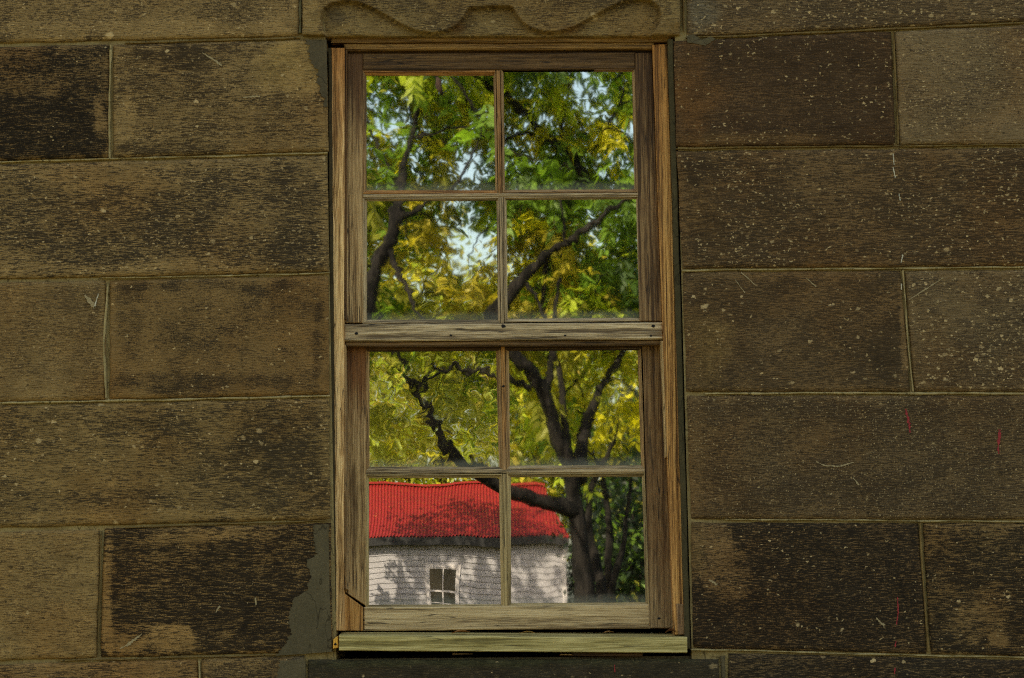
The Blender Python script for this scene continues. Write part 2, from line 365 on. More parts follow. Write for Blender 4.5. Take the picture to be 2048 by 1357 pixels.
course(RJ, 5, [(1378, 1382), (1841, 1858), (2480, 2480), (3050, 3050)],
       [SM(38, level=0.20, fleck=0.10, big=0.12, streak=1.2, light=(0.24, 0.165, 0.085), dark=(0.024, 0.019, 0.013), spots=((1440, 1130, 90, 80, -0.32), (1500, 1090, 120, 30, -0.12), (1400, 1260, 60, 60, 0.1)), tints=((1385, 1090, 26, 90, (0.16, 0.115, 0.055), 0.6),)),
        SM(39, level=0.30, fleck=0.12, big=0.12, streak=1.1, light=(0.26, 0.185, 0.09), dark=(0.026, 0.021, 0.014), spots=((1960, 1230, 90, 60, -0.22), (1890, 1170, 40, 40, -0.12), (2000, 1280, 26, 16, -0.5))), GEN[0]])
course(RJ, 6, [(1452, 1452), (2200, 2200), (2900, 2900)], [SM(40, level=0.22, fleck=0.1, big=0.15, streak=1.4, light=(0.2, 0.15, 0.085), dark=(0.026, 0.022, 0.016)), GEN[1]])
# courses out of the picture, above and below
for k in range(-3, 0):
    o_ = 330 * (k % 2)
    course(LJ, k, [(-1000 + o_ * 0.5, -1000 + o_ * 0.5), (-300 + o_, -300 + o_), (420 + o_ * 0.6, 420 + o_ * 0.6), (1010, 1010)], [GEN[k % 3]] * 3)
    course(RJ, k, [(1010, 1010), (1600 + o_ * 0.4, 1600 + o_ * 0.4), (2300 + o_, 2300 + o_), (3050, 3050)], [GEN[(k + 1) % 3]] * 3)
for k in range(7, 10):
    o_ = 330 * (k % 2)
    course(LJ, k, [(-1000 + o_ * 0.5, -1000 + o_ * 0.5), (-300 + o_, -300 + o_), (420 + o_ * 0.6, 420 + o_ * 0.6), (1010, 1010)], [GEN[k % 3]] * 3)
    course(RJ, k, [(1010, 1010), (1600 + o_ * 0.4, 1600 + o_ * 0.4), (2300 + o_, 2300 + o_), (3050, 3050)], [GEN[(k + 1) % 3]] * 3)
# dark sill stone under the wooden sill
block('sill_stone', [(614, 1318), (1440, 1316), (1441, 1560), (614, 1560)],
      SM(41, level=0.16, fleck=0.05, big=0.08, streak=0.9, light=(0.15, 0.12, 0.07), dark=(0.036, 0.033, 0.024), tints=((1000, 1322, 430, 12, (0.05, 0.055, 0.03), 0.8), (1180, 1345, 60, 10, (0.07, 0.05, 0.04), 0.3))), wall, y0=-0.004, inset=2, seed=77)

# --- carved lintel: a relief cut over the stone's lower edge
CURVE = [(652, 74), (645, 58), (642, 40), (648, 20), (664, 8), (690, 3), (716, 6), (745, 17), (778, 36), (806, 52), (832, 63), (868, 68),
         (896, 62), (914, 52), (928, 36), (936, 20), (944, 16), (1018, 14), (1027, 18), (1034, 32), (1046, 47), (1064, 59), (1090, 65), (1122, 64),
         (1148, 56), (1180, 38), (1212, 20), (1244, 5), (1276, -2), (1302, 3), (1318, 16), (1322, 32), (1318, 50), (1306, 66), (1300, 74)]
def lintel():
    xs = np.concatenate([np.linspace(606, 612, 4), np.arange(614, 1352, 1.8), np.linspace(1353, 1360, 4)])
    ys = np.concatenate([np.array([-172, -171, -168, -160]), np.arange(-140, -14, 16), np.arange(-10, 66, 1.8), np.array([67, 69, 70.5, 71.5])])
    C = np.array(CURVE, dtype=float)
    A, B = C[:-1], C[1:]
    gx, gy = np.meshgrid(xs, ys)
    d = np.full(gx.shape, 1e9)
    for a, b_ in zip(A, B):
        ab = b_ - a; t = np.clip(((gx - a[0]) * ab[0] + (gy - a[1]) * ab[1]) / (ab @ ab), 0, 1)
        d = np.minimum(d, np.hypot(gx - a[0] - t * ab[0], gy - a[1] - t * ab[1]))
    poly = np.vstack([C, [[1300, 90], [652, 90]]]); inside = np.zeros(gx.shape, bool)
    n = len(poly)
    for i in range(n):
        (x1, y1), (x2, y2) = poly[i], poly[(i + 1) % n]
        cnd = ((y1 > gy) != (y2 > gy)) & (gx < (x2 - x1) * (gy - y1) / (y2 - y1 + 1e-9) + x1)
        inside ^= cnd
    sd = np.where(inside, d, -d)
    rec = np.clip((sd + 0.5) / 2.0, 0, 1); rec = rec * rec * (3 - 2 * rec)
    depth = rec * (0.026 - 0.008 * np.clip(sd / 45.0, 0, 1))
    depth += 0.004 * np.clip(1 - np.minimum(np.minimum(gx - 606, 1360 - gx), 71.5 - gy) / 6.0, 0, 1) ** 2
    verts = []; ns, ntt = len(xs), len(ys)
    for j in range(ntt):
        for i in range(ns):
            chip = 4.0 * max(0, 1 - math.hypot(xs[i] - 1357, ys[j] - 70) / 22) if xs[i] > 1330 else 0
            jj = 1.0 * smooth_noise((xs[i] / 17, 1), 5) * max(0, 1 - (71.5 - ys[j]) / 12)
            jx = 1.6 * smooth_noise((ys[j] / 13, 1), 8) * (max(0, 1 - (1360 - xs[i]) / 12) + max(0, 1 - (xs[i] - 606) / 12))
            p = U(xs[i] + jx, ys[j] + jj - chip * 0.4, 0.0)
            verts.append((p.x, -0.014 + depth[j, i] + chip * 0.003, p.z))
    faces = [(j * ns + i, (j + 1) * ns + i, (j + 1) * ns + i + 1, j * ns + i + 1) for j in range(ntt - 1) for i in range(ns - 1)]
    ringi = list(range(ns)) + [j * ns + ns - 1 for j in range(1, ntt)] + [(ntt - 1) * ns + i for i in range(ns - 2, -1, -1)] + [j * ns for j in range(ntt - 2, 0, -1)]
    b0 = len(verts)
    for i in ringi: verts.append((verts[i][0], 0.16, verts[i][2]))
    k = len(ringi)
    for i in range(k): q = (i + 1) % k; faces.append((ringi[i], ringi[q], b0 + q, b0 + i))
    c = np.array(U(983, -50, 0.0))
    o = mesh_obj('lintel', verts, faces, None, wall, True, c)
    def loc(px, py): p = U(px, py, 0.0); return p.x - c[0], p.z - c[2]
    sp = [(*loc(a, b_), rx / 760, rz / 760, am) for (a, b_, rx, rz, am) in ((800, 10, 120, 40, 0.12), (1180, 0, 120, 30, 0.12), (750, 55, 90, 18, -0.06), (980, 40, 50, 22, -0.06), (1240, 50, 80, 20, -0.06), (625, 40, 18, 50, -0.35))]
    ti = [(*loc(a, b_), rx / 760, rz / 760, c_, am) for (a, b_, rx, rz, c_, am) in ((910, 58, 22, 14, (0.10, 0.05, 0.02), 0.6), (672, 35, 22, 22, (0.06, 0.055, 0.045), 0.55), (1140, 60, 30, 10, (0.12, 0.065, 0.025), 0.5))]
    o.data.materials.append(stone_mat('carved_sandstone', 51, 0.5, 0.165, light=(0.27, 0.21, 0.105), dark=(0.065, 0.05, 0.03), level=0.5, fleck=0.22, big=0.2, streak=1.0, spots=sp, tints=ti, edge=0.1))
    tag(o, 'lintel stone carved with a scrolling curved groove')
lintel()

# --- mortar bed behind the stones, wall core and opening
def box(name, x0, x1, y0, y1, z0, z1, mat, parent, smooth=False):
    v = [(x, y, z) for x in (x0, x1) for y in (y0, y1) for z in (z0, z1)]
    f = [(0, 1, 3, 2), (4, 6, 7, 5), (0, 4, 5, 1), (2, 3, 7, 6), (0, 2, 6, 4), (1, 5, 7, 3)]
    return mesh_obj(name, v, f, mat, parent, smooth)
oL, oR = U(662, 700).x - 0.012, U(1362, 700).x + 0.012
oT, oB = U(1000, 70).z, U(1000, 1310).z
def prism(name, pts, y0, y1, mat, parent, smooth=False):
    """pts: world (x, z) outline; solid from y0 (front) to y1"""
    n = len(pts); v = [(x, y0, z) for x, z in pts] + [(x, y1, z) for x, z in pts]
    f = [tuple(range(n))[::-1], tuple(range(n, 2 * n))] + [(i, (i + 1) % n, n + (i + 1) % n, n + i) for i in range(n)]
    return mesh_obj(name, v, f, mat, parent, smooth)
XW = 2.62; ZT = 4.3
ax, bx_ = U(650, 60).x, U(672, 1315).x; cx_, dx_ = U(1350, 60).x, U(1384, 1315).x
prism('mortar', [(-XW, 0.0), (bx_, 0.0), (bx_, oB), (ax, oT), (ax, ZT), (-XW, ZT)], 0.011, 0.4, MORTAR, wall)
prism('mortar', [(dx_, 0.0), (XW, 0.0), (XW, ZT), (cx_, ZT), (cx_, oT), (dx_, oB)], 0.011, 0.4, MORTAR, wall)
prism('mortar', [(ax + 1e-3, oT), (cx_ - 1e-3, oT), (cx_ - 1e-3, ZT), (ax + 1e-3, ZT)], 0.06, 0.4, MORTAR, wall)
prism('mortar', [(bx_ + 1e-3, 0.0), (dx_ - 1e-3, 0.0), (dx_ - 1e-3, oB - 0.008), (bx_ + 1e-3, oB - 0.008)], 0.03, 0.4, CEMENT_DARK, wall)

# pointing that stands in some joints as a pale ragged bead
def bead(path, wpx, mat, y=-0.0006, name='pointing', seed=0):
    V, Fc = [], []; pts = []
    for (xa, ya), (xb, yb) in zip(path[:-1], path[1:]):
        n = max(2, int(math.hypot(xb - xa, yb - ya) / 8))
        pts += [(xa + (xb - xa) * i / n, ya + (yb - ya) * i / n) for i in range(n)]
    pts.append(path[-1])
    rs = random.Random(seed)
    for i, (x, y_) in enumerate(pts):
        a = pts[max(i - 1, 0)]; c = pts[min(i + 1, len(pts) - 1)]
        tx, ty = c[0] - a[0], c[1] - a[1]; L = math.hypot(tx, ty); nx, ny = -ty / L, tx / L
        w_ = wpx * (0.55 + 0.45 * smooth_noise((i * 0.45, 0), seed) + rs.uniform(-0.12, 0.12)); sh = 1.2 * smooth_noise((i * 0.31, 3), seed + 5)
        for s, yy in ((-1, 0.007), (-0.55, y), (0.55, y + 0.001), (1, 0.007)):
            p = U(x + nx * (w_ * s * 0.5 + sh), y_ + ny * (w_ * s * 0.5 + sh), 0.0); V.append((p.x, yy + rs.uniform(0, 0.0012), p.z))
    for i in range(len(pts) - 1):
        for j in range(3): Fc.append((i * 4 + j, i * 4 + j + 1, i * 4 + j + 5, i * 4 + j + 4))
    return mesh_obj(name, V, Fc, mat, wall, True)
POINT = mortar_mat('pale_pointing', (0.48, 0.41, 0.25), (0.30, 0.24, 0.13))
POINT2 = mortar_mat('brown_pointing', (0.24, 0.175, 0.08), (0.15, 0.10, 0.05))
bead([(222, 90), (218, 190), (219, 318)], 7, POINT, seed=1)
bead([(0, 325), (220, 318), (440, 313), (655, 306)], 7, POINT, seed=2)
bead([(215, 566), (207, 690), (212, 796)], 8, POINT, seed=3)
bead([(200, 549 + 8), (430, 553), (660, 547)], 6, POINT, seed=4)
bead([(0, 806), (330, 800), (660, 792)], 7, POINT, seed=5)
bead([(250, 1056), (450, 1049), (662, 1042)], 6, POINT2, seed=6)
bead([(250, 86), (430, 81), (600, 76)], 5, POINT2, seed=7)
bead([(203, 1062), (199, 1180), (196, 1316)], 4, POINT2, seed=8)
bead([(398, 1322), (400, 1400)], 5, POINT, seed=9)
bead([(120, 1322), (400, 1315), (600, 1309)], 6, POINT2, seed=10)
bead([(1372, 76), (1600, 67), (1790, 58), (2048, 46)], 7, POINT2, seed=11)
bead([(1787, 62), (1793, 180), (1797, 288)], 6, POINT2, seed=12)
bead([(1352, 298), (1600, 294), (1790, 293), (2048, 290)], 6, POINT2, seed=13)
bead([(1364, 541), (1560, 539), (1805, 537), (2048, 534)], 6, POINT, seed=14)
bead([(1806, 540), (1814, 660), (1826, 783)], 6, POINT, seed=15)
bead([(1410, 788), (1620, 786), (1825, 787), (2048, 787)], 7, POINT, seed=16)
bead([(1450, 1040), (1700, 1041), (1840, 1043), (2048, 1044)], 7, POINT, seed=17)
bead([(1841, 1047), (1848, 1180), (1858, 1303)], 7, POINT2, seed=18)
bead([(1382, 1300), (1500, 1302), (1680, 1308), (1860, 1312), (2048, 1316)], 7, POINT, seed=19)
bead([(1446, 1312), (1448, 1400)], 12, CEMENT, seed=20)
bead([(602, -60), (601, 0), (600, 66)], 14, mortar_mat('grey_pointing', (0.17, 0.165, 0.11), (0.12, 0.11, 0.07)), seed=21, y=-0.003)
bead([(1366, -60), (1367, 0), (1368, 62)], 8, POINT2, seed=22, y=-0.003)

# cement patches smeared over the stones beside the window
def patch(outline, mat, y=-0.0022, seed=0, jag=4.0, jag_x=None):
    pts = []
    for i in range(len(outline)):
        (xa, ya), (xb, yb) = outline[i], outline[(i + 1) % len(outline)]
        n = max(1, int(math.hypot(xb - xa, yb - ya) / 3.5)); rs = random.Random(seed + i)
        for k in range(n):
            x, y_ = xa + (xb - xa) * k / n, ya + (yb - ya) * k / n
            if jag_x is None or x < jag_x: x += rs.uniform(-jag, jag) * 0.8 + jag * smooth_noise((y_ / 6, 2), seed)
            p = U(x, y_, 0.0); pts.append((p.x, p.z))
    return prism('cement_patch', pts, y, 0.012, mat, wall)
tag(patch([(628, 1050), (657, 1049), (659, 1180), (664, 1304), (552, 1312), (574, 1290), (583, 1262), (578, 1228), (590, 1196), (616, 1182), (622, 1150), (616, 1120), (634, 1108), (628, 1080)], CEMENT, seed=3, jag_x=645), 'grey cement patch with a ragged edge')
tag(patch([(612, 80), (653, 80), (655, 214), (648, 216), (640, 180), (634, 150), (622, 118), (610, 92)], CEMENT_DARK, seed=8, jag=7, jag_x=646), 'dark grey cement patch in the upper corner')
patch([(558, 1322), (611, 1320), (611, 1420), (552, 1420)], CEMENT, seed=14, jag_x=585)
patch([(1374, 72), (1388, 70), (1404, 80), (1420, 74), (1432, 78), (1410, 92), (1392, 88), (1376, 86)], CEMENT, seed=21, jag=1.5)

# red and white streaks of paint on the right hand stones, and scratches
RED = flat('red_paint', (0.30, 0.022, 0.018), 0.7, 260, 0.6); WHITE = flat('white_mark', (0.52, 0.42, 0.26), 0.8, 260, 0.5); SCR = flat('scratch', (0.34, 0.235, 0.105), 0.9, 260, 0.4)
def mark(name, pts, mat, y=-0.0021, seed=0):
    """a thin ragged lick of paint: pts = (x, y, width) in photo pixels"""
    V, Fc = [], []; rs = random.Random(seed)
    fine = []
    for (a, b_) in zip(pts[:-1], pts[1:]):
        n = max(2, int(math.hypot(b_[0] - a[0], b_[1] - a[1]) / 3)); fine += [tuple(a[k] + (b_[k] - a[k]) * i / n for k in range(3)) for i in range(n)]
    fine.append(pts[-1])
    for i, (x, y_, w_) in enumerate(fine):
        a = fine[max(i - 1, 0)]; c = fine[min(i + 1, len(fine) - 1)]
        tx, ty = c[0] - a[0], c[1] - a[1]; L = math.hypot(tx, ty) or 1; nx, ny = -ty / L, tx / L
        for s in (-0.5, 0.5):
            q = w_ * s * rs.uniform(0.15, 1.0); p = U(x + nx * q, y_ + ny * q, 0.0); V.append((p.x, y, p.z))
    Fc = [(2 * i, 2 * i + 1, 2 * i + 3, 2 * i + 2) for i in range(len(fine) - 1)]
    return mesh_obj(name, V, Fc, mat, wall)
mark('paint_mark', [(1811, 818, 3), (1814, 832, 8), (1818, 848, 8), (1820, 866, 5)], RED, seed=1)
mark('paint_mark', [(1999, 860, 7), (1998, 876, 10), (1996, 892, 5), (1997, 908, 7)], RED, seed=2)
mark('paint_mark', [(1795, 1195, 4), (1796, 1225, 4), (1793, 1250, 2)], RED, seed=3)
mark('paint_mark', [(1792, 1282, 4), (1790, 1294, 4)], RED, seed=4)
mark('paint_mark', [(1790, 1336, 4), (1789, 1348, 3)], RED, seed=5)
mark('paint_mark', [(1229, 1330, 3), (1230, 1345, 3)], RED, y=-0.0062, seed=6)
for i, p in enumerate(([(1786, 308, 2), (1788, 330, 3)], [(1786, 335, 3), (1790, 356, 5)], [(1798, 388, 2), (1800, 402, 4)], [(1805, 510, 4), (1802, 526, 3)], [(1803, 568, 3), (1803, 580, 4)], [(197, 588, 2), (192, 606, 4), (188, 618, 2)])):
    mark('white_mark', p, WHITE, seed=20 + i)
for i, p in enumerate(([(1818, 600, 2), (1850, 580, 4), (1886, 556, 2)], [(1482, 545, 3), (1510, 570, 3)], [(1470, 560, 2), (1490, 587, 3)], [(1612, 556, 2), (1632, 574, 4)], [(1632, 924, 3), (1650, 932, 4), (1680, 933, 5), (1708, 925, 2)], [(1706, 956, 5), (1718, 970, 7)],
                       [(1752, 1236, 3), (1768, 1252, 8)], [(240, 1298, 4), (262, 1286, 9), (284, 1268, 3)], [(432, 1226, 3), (440, 1212, 5)], [(405, 106, 3), (430, 122, 7), (444, 132, 4)], [(486, 196, 2), (512, 193, 6), (520, 194, 3)], [(170, 590, 6), (180, 604, 13), (190, 616, 9)], [(510, 1196, 5), (512, 1210, 4)], [(1418, 1160, 4), (1434, 1170, 7)])):
    mark('scratch', p, SCR, seed=40 + i)

# ------------------------------------------------------------------ wood
def wood_mat(name, axis, cols, seed, grain=150.0, along=2.2, contrast=1.0, stain=None, ends=None, rough=0.72, figure=0.0):
    """weathered softwood. axis: 0 = grain runs sideways, 2 = up and down; cols = dark, mid, light;
    stain = (colour, amount) dark blotches drawn out along the grain; ends = (colour, half length, low end amount, high end amount)"""
    b = NB(name); P0 = b.coord(); rs = random.Random(seed)
    P = b.xf(P0, off=tuple(rs.uniform(-30, 30) for _ in range(3)))
    def sc(a, c): return (a, c * 0.6, c) if axis == 0 else (c, c * 0.6, a)
    wob = b.vmath('SUBTRACT', b.noise(b.xf(P, sc(3.5, 14)), 1, 3, col=True), (0.5, 0.5, 0.5))
    Pw = b.vmath('ADD', P, b.vmath('SCALE', wob, 0.010 + 0.02 * figure))
    g1 = b.noise(b.xf(Pw, sc(along, grain)), 1, 4, 0.55)
    g2 = b.noise(b.xf(Pw, sc(along * 4, grain * 3.2)), 1, 2, 0.6)
    g3 = b.noise(b.xf(P, sc(1.4, 26)), 1, 4, 0.6)
    v = b.math('ADD', b.math('MULTIPLY', b.math('SUBTRACT', g1, 0.5), 1.8 * contrast), b.math('MULTIPLY', b.math('SUBTRACT', g2, 0.5), 1.0 * contrast))
    g4 = b.noise(b.xf(P, sc(26, 520)), 1, 1, 0.5)
    v = b.math('ADD', v, b.math('MULTIPLY', b.math('SUBTRACT', g4, 0.5), 0.75))
    v = b.math('ADD', b.math('ADD', v, b.math('MULTIPLY', b.math('SUBTRACT', g3, 0.5), 0.8)), 0.5)
    c = b.ramp(v, [(0.12, cols[0]), (0.42, cols[1]), (0.62, tuple((p + q) / 2 for p, q in zip(cols[1], cols[2]))), (0.85, cols[2])])
    co = b.sep(P0)[axis]
    if ends:
        ec, hl, lo, hi = ends[:4]; t0, t1 = ends[4:] or (0.1, 0.8)
        t = b.math('ADD', b.math('DIVIDE', co, hl), b.math('MULTIPLY', b.math('SUBTRACT', b.noise(b.xf(P, sc(4, 60)), 1, 3), 0.5), 0.9))
        mk = b.math('MAXIMUM', b.math('MULTIPLY', b.step(t, -0.95, -0.35, 1, 0), lo), b.math('MULTIPLY', b.step(t, t0, t1), hi))
        c = b.mix(mk, c, b.mix(1.0, b.mix(b.lin(v, 0.2, 0.8), tuple(x * 0.55 for x in ec), tuple(x * 1.35 for x in ec)), (1, 1, 1), 'MULTIPLY'))
    if stain:
        scol, am = stain
        s = b.noise(b.xf(Pw, sc(3.2, 34)), 1, 4, 0.65)
        c = b.mix(b.math('MULTIPLY', b.step(s, 0.54, 0.66), am), c, scol)
    c = b.mix(1.0, c, (1.86, 1.52, 1.08), 'MULTIPLY')
    ck = b.noise(b.xf(Pw, sc(2.6, 62)), 1, 2, 0.5)
    ckm = b.math('MULTIPLY', b.step(b.math('ABSOLUTE', b.math('SUBTRACT', ck, 0.47)), 0.004, 0.016, 1, 0), b.step(b.noise(b.xf(P, sc(5, 20)), 1, 2), 0.45, 0.6))
    c = b.mix(b.math('MULTIPLY', ckm, 0.8), c, (0.012, 0.008, 0.005))
    spk = b.noise(P, 300, 2, 0.6); c = b.mix(b.step(spk, 0.62, 0.75, 0, 0.35), c, tuple(x * 0.3 for x in cols[0]))
    h = b.math('ADD', v, b.math('MULTIPLY', g2, 0.5))
    b.pbr(c, rough, b.bump(h, 0.0022, 0.8), 0.25); return b.mat

GREY = ((0.075, 0.058, 0.036), (0.20, 0.155, 0.098), (0.36, 0.295, 0.20))
TAN = ((0.12, 0.068, 0.026), (0.33, 0.205, 0.092), (0.55, 0.40, 0.22))
BROWN = ((0.0216, 0.0115, 0.005), (0.0612, 0.0324, 0.013), (0.1224, 0.0684, 0.0288))
ORANGE = ((0.085, 0.035, 0.010), (0.25, 0.11, 0.03), (0.42, 0.22, 0.07))
OLIVE = ((0.085, 0.064, 0.032), (0.19, 0.148, 0.078), (0.31, 0.25, 0.14))
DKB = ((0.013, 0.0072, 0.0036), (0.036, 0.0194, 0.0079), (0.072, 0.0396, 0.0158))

WIN = thing('sash_window', 'old weathered wooden sash window with eight panes in the stone wall', 'window', U(1020, 1300, 0.05))

def board(name, quad, yf, depth, mat, parent, bev=1.6, waver=0.5, seed=0):
    """a squared timber from its front outline (TL, TR, BR, BL in photo pixels) with worn arrises"""
    q = [Vector(p) for p in quad]
    L1 = (q[1] - q[0]).length; L2 = (q[3] - q[0]).length
    def par(L):
        b_ = min(bev, L * 0.2); n = max(1, int(L / 22)); return [0, b_ / L] + [b_ / L + (1 - 2 * b_ / L) * i / n for i in range(1, n)] + [1 - b_ / L, 1]
    S, T = par(L1), par(L2); V = []; ns, nn = len(S), len(T)
    for jt, t in enumerate(T):
        for js, s in enumerate(S):
            p = (q[0] * (1 - s) + q[1] * s) * (1 - t) + (q[3] * (1 - s) + q[2] * s) * t
            w_ = waver * smooth_noise((p.x / 40, p.y / 40), seed); 
            wx = w_ if L2 > L1 else 0; wy = w_ if L1 >= L2 else 0
            e = (jt in (0, nn - 1)) or (js in (0, ns - 1))
            pt = U(p.x + wx, p.y + wy, yf); V.append((pt.x, yf + (bev / 760 if e else 0.0) + 0.0004 * smooth_noise((p.x / 25, p.y / 25), seed + 1), pt.z))
    Fc = [(j * ns + i, (j + 1) * ns + i, (j + 1) * ns + i + 1, j * ns + i + 1) for j in range(nn - 1) for i in range(ns - 1)]
    ring_ = list(range(ns)) + [j * ns + ns - 1 for j in range(1, nn)] + [(nn - 1) * ns + i for i in range(ns - 2, -1, -1)] + [j * ns for j in range(nn - 2, 0, -1)]
    b0 = len(V); k = len(ring_)
    for i in ring_: V.append((V[i][0], yf + depth, V[i][2]))
    for i in range(k): a = (i + 1) % k; Fc.append((ring_[i], ring_[a], b0 + a, b0 + i))
    Fc.append(tuple(b0 + i for i in range(k))[::-1])
    return mesh_obj(name, V, Fc, mat, parent)
def wm(axis, cols, seed, hl=0.5, **kw):
    e = kw.pop('ends', None)
    return wood_mat('weathered_wood', axis, cols, seed, ends=(e[0], hl, *e[1:]) if e else None, **kw)

YC, YU, YL = 0.028, 0.052, 0.094     # fronts of casing, upper sash, lower sash
OR_ = (0.24, 0.105, 0.028); DK_ = (0.035, 0.022, 0.012); GR_ = (0.22, 0.18, 0.12)
# casing
CAS = mesh_obj('casing', [(0, 0, 0)], [], None, WIN, origin=U(1010, 690, 0.05)) if False else None
board('jamb', [(662, 96), (689, 96), (687, 1262), (672, 1262)], YC, 0.13, wm(2, TAN, 1, 0.78, grain=110, along=1.6, figure=1.0, contrast=1.25, ends=(OR_, 0.15, 0.95, 0.5, 1.0), stain=((0.10, 0.06, 0.03), 0.4)), WIN, seed=1)
board('jamb', [(1305, 90), (1334, 88), (1372, 1270), (1349, 1270)], YC, 0.13, wm(2, ((0.075, 0.035, 0.011), (0.25, 0.125, 0.038), (0.42, 0.25, 0.095)), 2, 0.78, grain=170, along=0.9, contrast=1.7, ends=(OR_, 0.1, 0.6, 0.5, 1.0), stain=((0.06, 0.035, 0.016), 0.4)), WIN, seed=2)
board('jamb_stop', [(688.5, 100), (694.5, 100), (693, 640), (687.5, 640)], YC + 0.012, 0.10, wm(2, BROWN, 3, 0.35), WIN)
board('jamb_stop', [(688.5, 690), (692, 690), (696.5, 1180), (687.5, 1180)], YC + 0.022, 0.08, wm(2, ((0.05, 0.03, 0.014), (0.15, 0.10, 0.05), (0.28, 0.2, 0.11)), 4, 0.3), WIN)
board('jamb_stop', [(1321, 682), (1327, 682), (1336, 915), (1331, 915)], YC + 0.010, 0.09, wm(2, ((0.09, 0.06, 0.03), (0.24, 0.17, 0.085), (0.38, 0.29, 0.16)), 5, 0.2), WIN)
board('jamb_stop', [(1346.5, 1199), (1352, 1196), (1356, 1262), (1350, 1262)], YC + 0.014, 0.08, wm(2, DKB, 6, 0.05), WIN)
board('jamb_block', [(1352, 1208), (1369, 1208), (1374, 1270), (1356, 1270)], YC - 0.006, 0.03, wm(2, ((0.055, 0.032, 0.018), (0.14, 0.085, 0.045), (0.22, 0.145, 0.08)), 7, 0.05), WIN)
board('head_board', [(662, 72), (1342, 68), (1342, 84), (662, 85)], YC + 0.002, 0.12, wm(0, ((0.045, 0.025, 0.010), (0.115, 0.068, 0.026), (0.2, 0.125, 0.05)), 8, 0.45, stain=((0.03, 0.02, 0.01), 0.6)), WIN, waver=1.4, seed=6)
board('head_moulding', [(687, 87), (1309, 84.5), (1305, 98), (690, 101)], YC + 0.010, 0.10, wm(0, ((0.05, 0.028, 0.011), (0.125, 0.072, 0.026), (0.21, 0.13, 0.05)), 9, 0.4), WIN, bev=3)
board('head_shadow_strip', [(689, 101.5), (1305, 98.5), (1304, 108), (690, 110)], YC + 0.034, 0.08, wm(0, DKB, 10, 0.4), WIN)  # dark strip painting the shadow below the head moulding
CAULK = mortar_mat('caulk', (0.065, 0.058, 0.036), (0.10, 0.085, 0.05))
board('caulking', [(1335, 78), (1346, 78), (1381, 1298), (1370, 1298)], 0.010, 0.10, CAULK, WIN, waver=1.0, seed=9)
board('caulking', [(655.5, 96), (662, 96), (671, 1275), (663.5, 1275)], 0.012, 0.10, mortar_mat('dark_caulk', (0.05, 0.042, 0.028), (0.075, 0.06, 0.035)), WIN, waver=1.2, seed=12)

# sashes: stile, rail, muntin, glazing_bead and pane, all parts of parts
def empty_part(name, loc, parent):
    o = bpy.data.objects.new(name, None); o.empty_display_size = 0.1; return link(o, parent, loc)
def glass_mat(name, seed, amp, scale, tilt=(0, 0), hz=0.15, ripple=0.0, stretch=(1, 1), fine=(0.0, 0.0), fs=42, soft=0.014):
    b = NB(name); P0 = b.coord(); rs = random.Random(seed)
    P = b.xf(P0, (stretch[0], 1, stretch[1]), tuple(rs.uniform(-20, 20) for _ in range(3)))
    n1 = b.vmath('SUBTRACT', b.noise(P, scale, 0.4, 0.5, col=True), (0.5, 0.5, 0.5))
    n2 = b.vmath('SUBTRACT', b.noise(P, fs, 0.3, 0.5, col=True), (0.5, 0.5, 0.5))
    d = b.vmath('ADD', b.vmath('SCALE', n1, amp), b.vmath('MULTIPLY', n2, (fine[0], fine[0], fine[1])))
    if ripple:
        n3 = b.vmath('SUBTRACT', b.noise(b.xf(P0, off=(7, 3, 1)), 26, 0.5, 0.5, col=True, dist=1.3), (0.5, 0.5, 0.5))
        d = b.vmath('ADD', d, b.vmath('SCALE', n3, ripple))
    d = b.vmath('ADD', d, (tilt[0], 0, tilt[1]))
    geo = b.new('ShaderNodeNewGeometry')
    nrm = b.vmath('NORMALIZE', b.vmath('ADD', geo.outputs['Normal'], b.vmath('MULTIPLY', d, (1, 0, 1))))
    gl = b.new('ShaderNodeBsdfGlossy'); gl.inputs['Roughness'].default_value = soft; gl.inputs['Color'].default_value = (0.98, 0.97, 0.93, 1); b.put(gl.inputs['Normal'], nrm)
    tr = b.new('ShaderNodeBsdfTransparent'); tr.inputs[0].default_value = (0.62, 0.66, 0.60, 1)
    lw = b.new('ShaderNodeLayerWeight'); lw.inputs[0].default_value = 0.5
    mx = b.new('ShaderNodeMixShader'); b.put(mx.inputs[0], b.lin(lw.outputs['Facing'], 0, 1, REFLECT, 1.0)); b.put(mx.inputs[1], tr.outputs[0]); b.put(mx.inputs[2], gl.outputs[0])
    # dust along the foot of the pane and specks all over
    x, y, z = b.sep(P0)
    grime = b.noise(b.xf(P0, (30, 1, 50)), 1, 5, 0.65)
    foot = b.step(b.math('ADD', b.math('ADD', z, hz), b.math('MULTIPLY', b.math('SUBTRACT', grime, 0.5), -0.03)), 0.0, 0.028, 0.30, 0.0)
    vo = b.vor(P0, 210); r_, g_, b_ = b.sep(vo['Color'])
    speck = b.math('MULTIPLY', b.math('LESS_THAN', r_, 0.07), b.step(vo['Distance'], 0.06, 0.2, 0.7, 0.0))
    fac = b.math('MAXIMUM', b.math('MAXIMUM', foot, speck), b.step(grime, 0.5, 0.8, 0.004, 0.025))
    df = b.new('ShaderNodeBsdfDiffuse'); df.inputs[0].default_value = (0.30, 0.27, 0.19, 1)
    m2 = b.new('ShaderNodeMixShader'); b.put(m2.inputs[0], fac); b.put(m2.inputs[1], mx.outputs[0]); b.put(m2.inputs[2], df.outputs[0])
    b.t.links.new(m2.outputs[0], b.out.inputs[0]); return b.mat
REFLECT = 0.40

